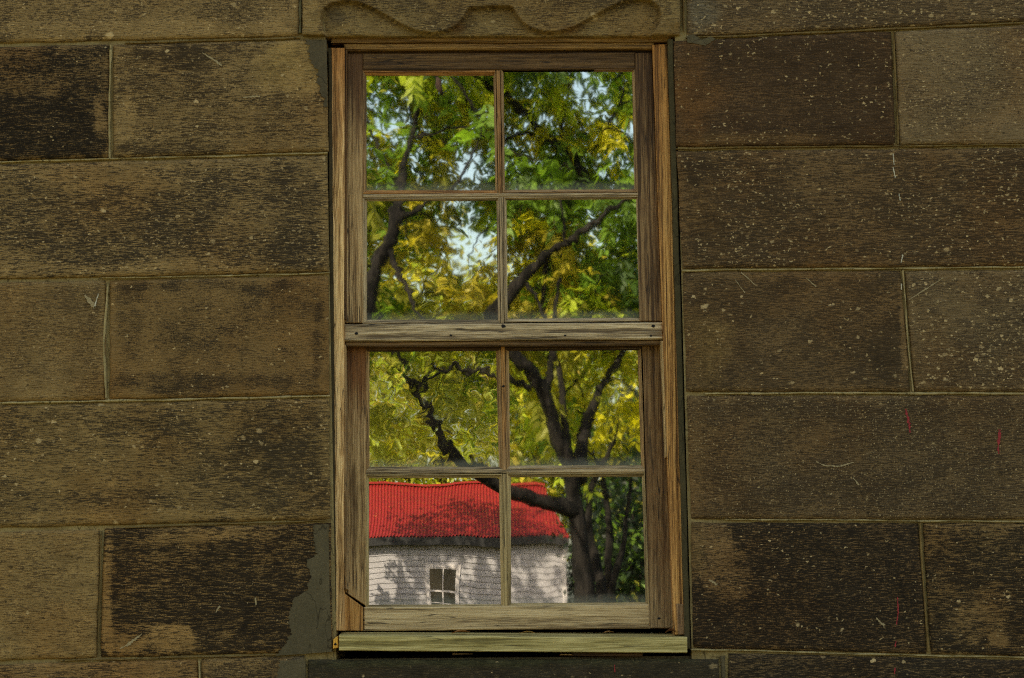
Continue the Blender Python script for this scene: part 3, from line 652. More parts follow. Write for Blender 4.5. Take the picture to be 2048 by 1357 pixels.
def pane(quad, yg, mat_args, parent):
    pts = [U(x, y, yg) for x, y in quad]
    v = [tuple(p) for p in pts] + [(p.x, p.y + 0.003, p.z) for p in pts]
    f = [(0, 3, 2, 1), (4, 5, 6, 7), (0, 1, 5, 4), (1, 2, 6, 5), (2, 3, 7, 6), (3, 0, 4, 7)]
    hz = abs(pts[0].z - pts[3].z) / 2
    return mesh_obj('pane', v, f, glass_mat('old_glass', hz=hz, **mat_args), parent)
def gbead(outer, inner, yf, yg, mat_h, mat_v, parent, top_from=None):
    """moulded glazing bead round one pane: a fillet, a small step and a slope to the glass, mitred"""
    V, Fc, mi = [], [], []
    prof = ((0.0, yf + 0.003), (0.30, yf + 0.002), (0.42, yf + 0.006), (0.75, yf + 0.009), (1.0, yg - 0.0004))
    for i in range(4):
        a, b_ = outer[i], outer[(i + 1) % 4]; c, d = inner[i], inner[(i + 1) % 4]
        a, b_, c, d = (Vector(p) for p in (a, b_, c, d))
        if i == 0 and top_from is not None: a = a.lerp(b_, top_from); c = c.lerp(d, top_from)
        base = len(V); n = 12
        for k in range(n + 1):
            s = k / n
            for u, yy in prof:
                o_ = a.lerp(b_, s); i_ = c.lerp(d, s); p = o_.lerp(i_, u)
                w_ = 0.35 * smooth_noise((p.x / 15, p.y / 15), i)
                P = U(p.x + w_, p.y + w_, yy); V.append(tuple(P))
        m_ = len(prof)
        for k in range(n):
            for j in range(m_ - 1):
                Fc.append((base + k * m_ + j, base + k * m_ + j + 1, base + (k + 1) * m_ + j + 1, base + (k + 1) * m_ + j)); mi.append(0 if i % 2 == 0 else 1)
    o = mesh_obj('glazing_bead', V, Fc, mat_h, parent); o.data.materials.append(mat_v)
    o.data.polygons.foreach_set('material_index', mi); return o
def grow(q, l, r, t, b_):
    return [(q[0][0] - l, q[0][1] - t), (q[1][0] + r, q[1][1] - t), (q[2][0] + r, q[2][1] + b_), (q[3][0] - l, q[3][1] + b_)]

US = empty_part('upper_sash', U(1005, 640, YU), WIN)
board('stile', [(694.5, 108), (725.5, 108), (725.5, 646), (688, 646)], YU, 0.04, wm(2, ((0.07, 0.042, 0.02), (0.19, 0.125, 0.062), (0.33, 0.24, 0.135)), 21, 0.36, grain=140, contrast=1.2, ends=((0.055, 0.026, 0.010), 0.0, 0.95), stain=((0.035, 0.02, 0.01), 0.8)), US, seed=3)
board('stile', [(1270, 106), (1304, 106), (1325, 643), (1279, 643)], YU, 0.04, wm(2, ((0.04, 0.023, 0.011), (0.10, 0.06, 0.028), (0.20, 0.135, 0.07)), 22, 0.36, grain=140, contrast=1.2, ends=((0.05, 0.025, 0.010), 0.0, 0.7), stain=((0.03, 0.018, 0.01), 0.7)), US, seed=4)
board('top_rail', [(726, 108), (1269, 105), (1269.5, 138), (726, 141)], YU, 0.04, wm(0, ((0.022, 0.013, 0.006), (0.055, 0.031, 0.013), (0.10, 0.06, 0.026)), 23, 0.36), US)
MRAIL = board('meeting_rail', [(688, 649), (1325, 645), (1327, 679), (688, 683)], YU - 0.006, 0.05, wm(0, ((0.085, 0.062, 0.038), (0.235, 0.185, 0.12), (0.40, 0.335, 0.235)), 24, 0.42, grain=90, contrast=1.2, stain=((0.06, 0.038, 0.022), 0.65)), US, bev=2.4, seed=5)
board('rail_underside_shadow', [(690, 684.5), (1327, 680.5), (1327, 690), (692, 693)], YU + 0.006, 0.04, wm(0, ((0.03, 0.018, 0.010), (0.075, 0.046, 0.022), (0.14, 0.09, 0.045)), 25, 0.42), US)  # dark strip for the rail's underside, with the shadow beneath put into its colour
PA = [(733, 152), (987, 152), (991, 381), (733, 381)]; PB = [(1007, 145), (1264, 144), (1269, 379), (1010, 380)]
PC = [(734, 403), (993, 402), (996, 640), (734, 640)]; PD = [(1013, 401), (1272, 399), (1279, 636), (1015, 638)]
GU = YU + 0.014
MH = lambda s, cols=GREY: wm(0, cols, s, 0.2, grain=190)
MV = lambda s, cols=GREY: wm(2, cols, s, 0.2, grain=190)
ORB = ((0.07, 0.03, 0.010), (0.21, 0.10, 0.032), (0.36, 0.2, 0.075))
gbead([(725.5, 142), (991, 141.5), (995.5, 387), (725.5, 388)], PA, YU, GU, MH(31, ORB), MV(32, ((0.06, 0.035, 0.015), (0.17, 0.105, 0.05), (0.3, 0.2, 0.1))), US)
gbead([(1001, 138.5), (1270, 138.5), (1276, 385), (1005, 386.5)], PB, YU, GU, MH(33, ((0.05, 0.026, 0.012), (0.14, 0.08, 0.035), (0.26, 0.17, 0.09))), MV(34, ((0.06, 0.035, 0.015), (0.17, 0.11, 0.055), (0.3, 0.21, 0.115))), US, top_from=0.70)
gbead([(725.5, 396), (998, 394.5), (1001, 648), (725.5, 648)], PC, YU, GU, MH(35), MV(36), US)
gbead([(1007, 394), (1278, 392), (1286, 643), (1009, 645)], PD, YU, GU, MH(37), MV(38), US)
board('muntin', [(992.5, 141), (1000, 141), (1004, 388), (997, 388)], YU + 0.001, 0.03, wm(2, ((0.05, 0.026, 0.010), (0.17, 0.09, 0.035), (0.30, 0.18, 0.08)), 39, 0.17), US, bev=1.2)
board('muntin', [(998.5, 394), (1006, 394), (1008, 647), (1002, 647)], YU + 0.001, 0.03, MV(40), US, bev=1.2)
board('muntin', [(726, 388.5), (1279, 386), (1278, 392), (726, 395)], YU + 0.0006, 0.03, MH(41), US, bev=1.2)
pane(PA, GU, dict(seed=1, amp=0.0026, scale=12, stretch=(1.0, 1.0), fine=(0.0016, 0.0018)), US)
pane(PB, GU, dict(seed=2, amp=0.0020, scale=13, stretch=(1.2, 0.9), fine=(0.0007, 0.0022)), US)
pane(PC, GU, dict(seed=3, amp=0.0026, scale=12, stretch=(0.9, 1.1), fine=(0.0024, 0.0008)), US)
pane(PD, GU, dict(seed=4, amp=0.0018, scale=13, stretch=(1.2, 0.8), fine=(0.0006, 0.0022)), US)

LS = empty_part('lower_sash', U(1010, 1260, YL), WIN)
GL = YL + 0.012
board('stile', [(693, 686), (731, 686), (731, 1212), (689, 1184)], YL, 0.04, wm(2, ((0.07, 0.042, 0.019), (0.20, 0.135, 0.066), (0.34, 0.25, 0.14)), 51, 0.36, grain=140, contrast=1.2, ends=((0.10, 0.042, 0.014), 0.0, 0.95), stain=((0.045, 0.025, 0.012), 0.5)), LS, seed=6)
tag(board('stile_splice', [(688.5, 1187), (726, 1214.5), (726.5, 1262), (688, 1262)], YL - 0.002, 0.042, wm(2, ((0.13, 0.065, 0.02), (0.27, 0.15, 0.05), (0.36, 0.22, 0.09)), 52, 0.05, grain=90), LS), 'newer orange piece spliced into the foot of the stile')
board('stile', [(1285, 684), (1322, 682), (1349, 1257), (1300, 1257)], YL, 0.04, wm(2, ((0.04, 0.022, 0.010), (0.095, 0.055, 0.024), (0.17, 0.11, 0.055)), 53, 0.38, grain=140, ends=((0.19, 0.14, 0.08), 0.85, 0.0), stain=((0.035, 0.02, 0.01), 0.5)), LS, seed=7)
board('bottom_rail', [(727.5, 1215), (1299, 1209), (1300, 1257.5), (727.5, 1262)], YL - 0.001, 0.045, wm(0, ((0.11, 0.078, 0.042), (0.265, 0.205, 0.12), (0.38, 0.31, 0.2)), 54, 0.38, grain=120, contrast=0.9), LS, bev=2.2, seed=8)
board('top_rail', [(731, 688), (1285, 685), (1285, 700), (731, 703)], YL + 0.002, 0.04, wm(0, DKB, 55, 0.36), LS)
QA = [(739, 703), (992, 702), (998, 934), (739, 934)]; QB = [(1018, 701), (1275, 700), (1282, 931), (1020, 932)]
QC = [(738, 957), (998, 956), (1002, 1209), (738, 1210)]; QD = [(1022, 955), (1284, 954), (1291, 1205), (1022, 1207)]
LB = ((0.055, 0.032, 0.014), (0.17, 0.105, 0.048), (0.31, 0.215, 0.11))
gbead([(731, 699), (1001, 698), (1006, 941), (731, 942)], QA, YL, GL, MH(61), MV(62, LB), LS)
gbead([(1011, 697), (1282, 696), (1290, 938), (1013, 939)], QB, YL, GL, MH(63), MV(64, LB), LS)
gbead([(731, 949), (1005, 948), (1009, 1216), (731, 1216)], QC, YL, GL, MH(65, OLIVE), MV(66, OLIVE), LS)
gbead([(1013, 947), (1290, 945), (1299, 1211), (1015, 1214)], QD, YL, GL, MH(67, OLIVE), MV(68, OLIVE), LS)
board('muntin', [(1001.5, 690), (1010, 690), (1013, 941), (1006, 941)], YL + 0.001, 0.03, wm(2, ((0.06, 0.03, 0.011), (0.22, 0.115, 0.04), (0.34, 0.2, 0.08)), 69, 0.17, ends=((0.2, 0.15, 0.09), 0.6, 0.0)), LS, bev=1.2)
board('muntin', [(1006, 948), (1013, 948), (1015, 1215), (1009, 1215)], YL + 0.001, 0.03, wm(2, OLIVE, 70, 0.17, grain=190), LS, bev=1.2)
board('muntin', [(731, 942), (1290, 938), (1290, 945), (731, 949)], YL + 0.0006, 0.03, MH(71), LS, bev=1.2)
pane(QA, GL, dict(seed=5, amp=0.0024, scale=14, ripple=0.0062, fine=(0.0012, 0.0012)), LS)
pane(QB, GL, dict(seed=6, amp=0.0014, scale=13, stretch=(1.2, 0.8), fine=(0.0005, 0.0018)), LS)
pane(QC, GL, dict(seed=7, amp=0.0030, scale=5, fine=(0.0, 0.0003), fs=25, soft=0.006), LS)
pane(QD, GL, dict(seed=8, amp=0.0020, scale=10, stretch=(1.2, 0.8), fine=(0.0003, 0.0008), fs=30, soft=0.012), LS)
# nail holes in the timbers
NAIL = flat('nail_hole', (0.012, 0.009, 0.007), 0.9)
def disc(px, py, r, y, parent, name='nail_hole'):
    n = 9; c = U(px, py, y); V = [tuple(c + Vector((0, -0.0004, 0)))]
    rs = random.Random(int(px * 7 + py))
    for i in range(n):
        a = 2 * math.pi * i / n; k = r / 760 * rs.uniform(0.75, 1.2); V.append((c.x + k * math.cos(a) * 1.3, c.y, c.z + k * math.sin(a)))
    return mesh_obj(name, V, [(0, 1 + (i + 1) % n, 1 + i) for i in range(n)], NAIL, parent)
for px, py, r in ((1007, 653, 4), (713, 667, 3), (1307, 652.5, 3.2), (902, 671, 2), (1130, 671.5, 2), (1302, 672, 2)): disc(px, py, r, YU - 0.0068, US)
disc(1006.5, 773, 2.4, YL - 0.0002, LS); disc(1318, 1237, 2.6, YL - 0.0009, LS)

# wooden sill
SILLM = wood_mat('green_stained_sill', 0, ((0.10, 0.085, 0.03), (0.19, 0.165, 0.065), (0.32, 0.285, 0.14)), 81, grain=40, along=0.9, contrast=1.5, figure=0.6)
def sill():
    y0, y1 = -0.018, 0.135; V = []
    xs = np.linspace(678, 1374.5, 40)
    for x in xs:
        s = (x - 678) / 696
        top, bot = 1272 + 4 * s, 1302 + 4.5 * s
        pa = U(x, top, y0); pb = U(x, bot, y0)
        V += [(pa.x, y1, pa.z + 0.010), (pa.x, y0 + 0.004, pa.z + 0.0015), (pa.x, y0 + 0.001, pa.z + 0.0005), (pa.x, y0, pa.z - 0.002), (pb.x, y0, pb.z + 0.002), (pb.x, y0 + 0.003, pb.z), (pb.x, y1, pb.z)]
    m_ = 7; Fc = [(i * m_ + j, i * m_ + (j + 1) % m_, (i + 1) * m_ + (j + 1) % m_, (i + 1) * m_ + j) for i in range(len(xs) - 1) for j in range(m_)]
    Fc += [tuple(range(m_))[::-1], tuple((len(xs) - 1) * m_ + j for j in range(m_))]
    return mesh_obj('sill', V, Fc, SILLM, WIN)
SILL = sill()
tag(SILL, 'new pale greenish sill board')
sp = board('broken_end', [(667, 1279), (676, 1272), (677.2, 1296), (666, 1298)], -0.008, 0.05, wm(2, ((0.25, 0.12, 0.02), (0.48, 0.26, 0.04), (0.6, 0.36, 0.08)), 82, 0.02, grain=300), WIN, bev=1.0)
tag(sp, 'splintered orange end of wood with a dark hole'); disc(670.5, 1289, 2.3, -0.0086, WIN)
for i_, (px_, w_) in enumerate(((905, 40), (1120, 26), (1240, 40))):
    board('splinter', [(px_, 1307 + i_ % 2), (px_ + w_, 1308), (px_ + w_, 1310 + i_ % 2), (px_, 1311)], 0.01, 0.03, wm(0, ((0.05, 0.035, 0.02), (0.14, 0.09, 0.045), (0.25, 0.17, 0.09)), 90 + i_, 0.03), WIN, waver=1.2, seed=i_)
board('packing_strip', [(1145, 1306), (1286, 1307), (1286, 1314), (1145, 1313)], 0.004, 0.05, wm(0, DKB, 83, 0.1), WIN)

# dry leaves on the sill
def dry_leaf(name, label, px, py, L, wpx, col, rot, seed, curl=0.5):
    """a curled dead leaf, midrib along its length"""
    rs = random.Random(seed); n, mm = 9, 5; V = []
    base = U(px, py, 0.020); Lm, Wm = L / 760, wpx / 760
    for i in range(n):
        s = i / (n - 1); wd = Wm * (math.sin(math.pi * min(1, s * 0.93 + 0.05)) ** 0.8) * (1 + 0.12 * rs.uniform(-1, 1))
        for j in range(mm):
            u = j / (mm - 1) * 2 - 1
            x = (s - 0.5) * Lm; yv = u * wd; zv = curl * (abs(u) ** 1.6) * wd + 0.25 * Lm * math.sin(math.pi * s) * curl + rs.uniform(-0.0006, 0.0006)
            V.append((base.x + x * math.cos(rot) - yv * 0.4 * math.sin(rot), base.y + x * math.sin(rot) * 0.5 + yv, base.z + zv + x * 0.05))
    Fc = [(i * mm + j, i * mm + j + 1, (i + 1) * mm + j + 1, (i + 1) * mm + j) for i in range(n - 1) for j in range(mm - 1)]
    o = mesh_obj(name, V, Fc, flat('dead_leaf', col, 0.7, 200, 0.45), None, True)
    return tag(o, label, 'leaf', 'dead leaves blown onto the window sill')
dry_leaf('dead_leaf', 'reddish brown curled dead leaf on the sill below the left panes', 922, 1266, 36, 10, (0.42, 0.17, 0.05), 0.1, 1, 0.28)
dry_leaf('dead_leaf', 'pale tan arched dead leaf on the sill near its middle', 1054, 1267, 30, 9, (0.6, 0.36, 0.12), -0.1, 2, 0.28)
dry_leaf('dead_leaf', 'thin brown dead leaf in the gap under the lower right pane', 1217, 1266, 24, 6, (0.42, 0.2, 0.06), 0.25, 3, 0.28)
dry_leaf('dead_leaf', 'dark red dead leaf in the corner where sill meets right jamb', 1342, 1266, 24, 8, (0.16, 0.055, 0.02), -0.2, 4, 0.6)
dry_leaf('dead_leaf', 'small light scrap of dead leaf right of centre on the sill', 1303, 1268, 9, 4, (0.32, 0.27, 0.16), 0.2, 5, 0.28)

# ------------------------------------------------------------------ the room behind the glass and the roof over it
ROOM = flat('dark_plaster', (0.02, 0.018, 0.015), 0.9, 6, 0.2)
def shell():
    x0, x1, y0, y1, z0, z1 = -XW, XW, 0.4, 4.6, 0.02, ZT
    t = 0.15
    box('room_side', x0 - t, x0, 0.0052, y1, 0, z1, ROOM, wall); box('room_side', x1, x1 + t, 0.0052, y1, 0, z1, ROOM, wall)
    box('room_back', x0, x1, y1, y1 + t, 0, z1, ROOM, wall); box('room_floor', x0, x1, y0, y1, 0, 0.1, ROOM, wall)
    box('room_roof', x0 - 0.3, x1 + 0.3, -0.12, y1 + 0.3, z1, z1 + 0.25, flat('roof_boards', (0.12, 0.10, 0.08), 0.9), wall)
shell()

# ------------------------------------------------------------------ the garden the glass reflects: ground, house, trees
def ground():
    b = NB('ground'); P = b.coord(); n = b.noise(P, 0.25, 5, 0.6); n2 = b.noise(P, 6, 5, 0.65)
    c = b.mix(b.step(n, 0.4, 0.62), (0.055, 0.075, 0.018), (0.13, 0.10, 0.045)); c = b.mix(b.step(n2, 0.5, 0.7, 0, 0.6), c, (0.22, 0.15, 0.04))
    b.pbr(c, 0.95, b.bump(n2, 0.03), 0.1)
    s = 600; v = []; k = 24
    for i in range(k + 1):
        for j in range(k + 1): v.append((-s + 2 * s * i / k, -s + 2 * s * j / k, 0.0))
    f = [(i * (k + 1) + j, (i + 1) * (k + 1) + j, (i + 1) * (k + 1) + j + 1, i * (k + 1) + j + 1) for i in range(k) for j in range(k)]
    tag(mesh_obj('ground', v, f, b.mat, None, origin=(0, 0, 0)), 'leaf strewn grassy ground of the garden', 'ground', kind='structure')
ground()

# --- weatherboard house, seen only in the glass of the lower sash
HV = 71.0
hR = R(1130, 1100, HV).x; hY = R(1000, 1100, HV).y; hL = hR - 7.4
zE = R(1000, 1078, HV).z; zRidge = zE + 1.55; HD = 5.0
HOUSE = thing('weatherboard_house', 'white weatherboard house with red corrugated roof mirrored in the lower panes', 'house', ((hL + hR) / 2, hY, 0))
def wb_mat():
    b = NB('white_weatherboard'); P = b.coord(); n = b.noise(b.xf(P, (1.5, 1, 9)), 1, 5, 0.65); n2 = b.noise(b.xf(P, (12, 1, 60)), 1, 3, 0.6)
    c = b.mix(b.step(n, 0.45, 0.7, 0, 0.7), (0.275, 0.26, 0.275), (0.185, 0.172, 0.18)); c = b.mix(b.step(n2, 0.62, 0.8, 0, 0.18), c, (0.15, 0.13, 0.125))
    b.pbr(c, 0.8, None, 0.2); return b.mat
WB = wb_mat(); TRIM = flat('house_trim', (0.42, 0.385, 0.39), 0.7, 6, 0.2)
bh = 0.155; nb = int((zE + 0.12) / bh) + 1
wl, wr_ = R(862, 1150, HV).x, R(914, 1150, HV).x; wz0, wz1 = zE - 2.1, zE - 0.80
def clap(x0, x1, z0, z1):
    v = [(x0, hY + 0.03, z0), (x1, hY + 0.03, z0), (x1, hY + 0.008, z1), (x0, hY + 0.008, z1), (x0, hY, z0), (x1, hY, z0), (x1, hY, z1), (x0, hY, z1)]
    mesh_obj('weatherboard', v, [(0, 1, 2, 3), (0, 4, 5, 1), (1, 5, 6, 2), (0, 3, 7, 4), (3, 2, 6, 7), (4, 7, 6, 5)][::1], WB, HOUSE)
for i in range(nb):
    z0, z1 = i * bh, i * bh + bh - 0.004
    if z1 > zE + 0.1: break
    if z1 > wz0 and z0 < wz1:
        clap(hL + 0.1, wl - 0.11, z0, z1); clap(wr_ + 0.11, hR - 0.1, z0, z1)
    else: clap(hL + 0.1, hR - 0.1, z0, z1)
box('corner_board', hR - 0.1, hR + 0.02, hY - 0.02, hY + 0.045, 0, zE + 0.1, TRIM, HOUSE); box('corner_board', hL - 0.02, hL + 0.1, hY - 0.02, hY + 0.045, 0, zE + 0.1, TRIM, HOUSE)
box('frieze_board', hL + 0.1, hR - 0.1, hY + 0.002, hY + 0.04, zE - 0.02, zE + 0.12, TRIM, HOUSE)
# body: side walls as one gabled solid
gv = []
for y in (hY - 0.001, hY - HD):
    gv += [(hL, y, 0), (hR, y, 0), (hR, y, zE + 0.1), (hL, y, zE + 0.1)]
gv += [(hL, hY - HD / 2, zRidge - 0.1), (hR - 0.75, hY - HD / 2, zRidge - 0.15)]
mesh_obj('wall', gv, [(0, 1, 2, 3), (5, 4, 7, 6), (1, 5, 6, 9, 2), (4, 0, 3, 8, 7), (3, 2, 9, 8), (6, 7, 8, 9)], WB, HOUSE)
# window of the house
hw = empty_part('window', ((wl + wr_) / 2, hY, wz0), HOUSE)
fy = hY + 0.05
for x0, x1, z0, z1, nm in ((wl - 0.11, wl, wz0 - 0.06, wz1 + 0.1, 'frame_side'), (wr_, wr_ + 0.11, wz0 - 0.06, wz1 + 0.1, 'frame_side'), (wl, wr_, wz1, wz1 + 0.1, 'frame_head'), (wl - 0.14, wr_ + 0.14, wz0 - 0.1, wz0 - 0.04, 'sill')):
    box(nm, x0, x1, hY - 0.02, fy + (0.04 if nm == 'sill' else 0), z0, z1, TRIM, hw)
zm = (wz0 + wz1) / 2; xm = (wl + wr_) / 2
for x0, x1, z0, z1 in ((xm - 0.014, xm + 0.014, wz0, wz1), (wl, wr_, zm - 0.025, zm + 0.025), (wl, wr_, wz0 + (zm - wz0) / 2 - 0.01, wz0 + (zm - wz0) / 2 + 0.01), (wl, wr_, wz1 - 0.03, wz1)):
    box('glazing_bar', x0, x1, hY + 0.012, hY + 0.034 + 0.002 * (x0 == wl), z0, z1, TRIM, hw)
b = NB('house_glass'); b.pbr((0.01, 0.012, 0.014), 0.05, None, 0.8); HG = b.mat
box('pane', wl, xm, hY + 0.004, hY + 0.016, wz0 - 0.03, wz1, HG, hw); box('pane', xm, wr_, hY + 0.004, hY + 0.0162, wz0 - 0.03, wz1, HG, hw)
# corrugated roof, fascia, ridge
ROOFM = NB('red_corrugated_iron'); P = ROOFM.coord(); n = ROOFM.noise(ROOFM.xf(P, (0.6, 1.2, 1.2)), 1, 4, 0.6); n2 = ROOFM.noise(P, 9, 4, 0.6)
c = ROOFM.mix(ROOFM.step(n, 0.4, 0.7, 0, 0.4), (0.20, 0.012, 0.011), (0.125, 0.008, 0.009)); c = ROOFM.mix(ROOFM.step(n2, 0.66, 0.74, 0, 0.7), c, (0.42, 0.22, 0.04))
ROOFM.pbr(c, 0.45, None, 0.4)
def roof_side(sgn):
    ov, end = 0.28, 0.22; x0, x1 = hL - end, hR + 0.06; nx = int((x1 - x0) / 0.019); V = []
    ye, yr = (hY + ov, hY - HD / 2) if sgn > 0 else (hY - HD - ov, hY - HD / 2); ze = zE + 0.04
    hip = 0.62                                   # the right end is hipped: the sheets there stop short of the ridge
    for i in range(nx + 1):
        x = x0 + (x1 - x0) * i / nx; dz = 0.026 * math.sin(2 * math.pi * x / 0.092); t = min(1.0, (x1 - x) / hip)
        V += [(x, ye, ze + dz), (x, ye + (yr - ye) * t, ze + (zRidge - ze) * t + dz)]
    Fc = [(2 * i, 2 * i + 2, 2 * i + 3, 2 * i + 1) for i in range(nx)]
    if sgn > 0:                                  # hip sheet closing the right end
        k = len(V); V += [(x1, ye, ze), (x1, hY - HD - ov, ze), (x1 - hip, yr, zRidge)]; Fc.append((k, k + 1, k + 2))
    return mesh_obj('roof', V, Fc, ROOFM.mat, HOUSE, True)
rf = roof_side(1); roof_side(-1)
prism_v = [(-0.12, -0.03), (0.0, 0.04), (0.12, -0.03)]
V = [(x, hY - HD / 2 + a, zRidge + 0.02 + z) for x in (hL - 0.22, hR - 0.56) for a, z in prism_v]
mesh_obj('ridge_cap', V, [(0, 1, 4, 3), (1, 2, 5, 4)], ROOFM.mat, rf)
GUT = flat('gutter_eave_shadow', (0.012, 0.011, 0.011), 0.6)  # the gutter's black also paints in the shadow under the eave
box('gutter', hL - 0.2, hR + 0.04, hY + 0.17, hY + 0.30, zE - 0.19, zE + 0.022, GUT, HOUSE)
box('eave_soffit', hL, hR, hY + 0.041, hY + 0.17, zE + 0.005, zE + 0.02, GUT, HOUSE)

# --- trees
def bark_mat(name, c1, c2):
    b = NB(name); P = b.coord(); n = b.noise(b.xf(P, (14, 14, 3)), 1, 5, 0.65); b.pbr(b.mix(b.step(n, 0.35, 0.65), c1, c2), 0.95, b.bump(n, 0.03), 0.1); return b.mat
BARK = bark_mat('shaded_dark_bark', (0.005, 0.0045, 0.004), (0.018, 0.015, 0.013)); BARK2 = bark_mat('grey_bark', (0.05, 0.04, 0.03), (0.14, 0.11, 0.085))  # first bark is near black, with the trunks' shade put into its colour
def leaf_mat():
    b = NB('leaf'); at = b.new('ShaderNodeAttribute', attribute_name='leaf_colour'); c = at.outputs['Color']
    d = b.new('ShaderNodeBsdfPrincipled'); b.put(d.inputs['Base Color'], c); d.inputs['Roughness'].default_value = 0.5; d.inputs['Specular IOR Level'].default_value = 0.35
    t = b.new('ShaderNodeBsdfTranslucent'); b.put(t.inputs[0], b.mix(1.0, c, (1.5, 1.5, 0.9), 'MULTIPLY'))
    mx = b.new('ShaderNodeMixShader'); mx.inputs[0].default_value = 0.5; b.put(mx.inputs[1], d.outputs[0]); b.put(mx.inputs[2], t.outputs[0])
    b.t.links.new(mx.outputs[0], b.out.inputs[0]); return b.mat
LEAF = leaf_mat()
PAL = dict(green=(0.125, 0.22, 0.022), lime=(0.33, 0.40, 0.03), yellow=(0.49, 0.45, 0.028), olive=(0.245, 0.245, 0.032), gold=(0.38, 0.315, 0.036), orange=(0.34, 0.24, 0.055), dark=(0.045, 0.088, 0.014), painted_shade=(0.008, 0.017, 0.004))  # last entry is a leaf colour blackened to stand for foliage in shadow
def pick(weights, r):
    t = sum(weights.values()); x = r.random() * t
    for k, v in weights.items():
        x -= v
        if x <= 0: return np.array(PAL[k])
    return np.array(PAL['green'])

def spray(centres, cols, r, leaves=7, pairs=5, length=0.34, lf=0.15, wd=0.052, spread=0.24, droop=0.5):
    """compound leaves round each centre: a drooping midrib with paired leaflets, every leaflet a folded quad"""
    C = np.repeat(np.array(centres), leaves, axis=0); N = len(C)
    col = np.repeat(np.array(cols), leaves, axis=0) * r.uniform(0.7, 1.3, (N, 1))
    az = r.uniform(0, 2 * np.pi, N); el = r.uniform(-1.0, 0.5, N) - droop * 0.4
    D = np.stack([np.cos(az) * np.cos(el), np.sin(az) * np.cos(el), np.sin(el)], 1)
    base = C + r.normal(0, spread * 0.5, (N, 3)) ; L = length * r.uniform(0.6, 1.2, N)
    S = np.cross(D, [0, 0, 1.0]); S /= np.linalg.norm(S, axis=1, keepdims=True) + 1e-9
    S += r.normal(0, 0.25, (N, 3)); S -= D * (S * D).sum(1, keepdims=True); S /= np.linalg.norm(S, axis=1, keepdims=True)
    Nn = np.cross(S, D)
    Q, K = [], []
    for k in range(pairs):
        s = (k + 0.8) / pairs
        for sg in (-1, 1):
            p = base + D * (L * s)[:, None] - Nn * 0 + np.array([0, 0, -1.0]) * (droop * 0.35 * L * s * s)[:, None]
            dirv = S * sg * 0.8 + D * 0.62 + np.array([0, 0, -0.45 * droop]) + r.normal(0, 0.16, (N, 3)); dirv /= np.linalg.norm(dirv, axis=1, keepdims=True)
            ln = lf * r.uniform(0.7, 1.15, N) * (1 - 0.25 * abs(s - 0.5)); sd = np.cross(dirv, Nn + r.normal(0, 0.3, (N, 3))); sd /= np.linalg.norm(sd, axis=1, keepdims=True) + 1e-9
            h = wd * r.uniform(0.75, 1.2, N)
            mid = p + dirv * (ln * 0.42)[:, None]
            Q.append(np.stack([p, mid + sd * (h * 0.5)[:, None], p + dirv * ln[:, None] + np.array([0, 0, -0.12]) * ln[:, None], mid - sd * (h * 0.5)[:, None]], 1))
            K.append(col * r.uniform(0.82, 1.18, (N, 1)))
    return np.concatenate(Q).reshape(-1, 3), np.concatenate(K)
def clumps(centres, cols, r, n=26, spread=0.45, size=0.16):
    """simple leaves for trees farther off"""
    C = np.repeat(np.array(centres), n, axis=0); N = len(C); col = np.repeat(np.array(cols), n, axis=0) * r.uniform(0.65, 1.35, (N, 1))
    p = C + r.normal(0, 1, (N, 3)) * np.array([spread, spread, spread * 0.7]); d = r.normal(0, 1, (N, 3)); d[:, 2] -= 0.5; d /= np.linalg.norm(d, axis=1, keepdims=True)
    s = np.cross(d, r.normal(0, 1, (N, 3))); s /= np.linalg.norm(s, axis=1, keepdims=True) + 1e-9
    L = (size * r.uniform(0.6, 1.3, N))[:, None]
    return np.stack([p, p + d * L * 0.5 + s * L * 0.26, p + d * L, p + d * L * 0.5 - s * L * 0.26], 1).reshape(-1, 3), col

GAPS = [(768, 192, 26), (850, 213, 24), (742, 308, 34), (874, 338, 34), (930, 345, 26), (968, 455, 46), (990, 500, 24), (752, 430, 24), (1018, 482, 22), (1196, 482, 22), (1042, 602, 18), (770, 565, 22), (870, 520, 20), (1020, 205, 18), (1030, 250, 16), (1195, 190, 12), (1235, 160, 12)]
def in_gap(px, py, k=1.0):
    return any((px - a) ** 2 + (py - b_) ** 2 < (k * r_) ** 2 for a, b_, r_ in GAPS)
def bez(pts, n):
    """smooth polyline through pts (Catmull-Rom), n steps a span; pts may carry radius as 4th value"""
    P = [np.array(p, dtype=float) for p in pts]; P = [2 * P[0] - P[1]] + P + [2 * P[-1] - P[-2]]; out = []
    for i in range(1, len(P) - 2):
        for k in range(n):
            t = k / n; a, b_, c, d = P[i - 1:i + 3]
            out.append(0.5 * (2 * b_ + (c - a) * t + (2 * a - 5 * b_ + 4 * c - d) * t * t + (3 * b_ - a - 3 * c + d) * t ** 3))
    out.append(P[-2]); return out

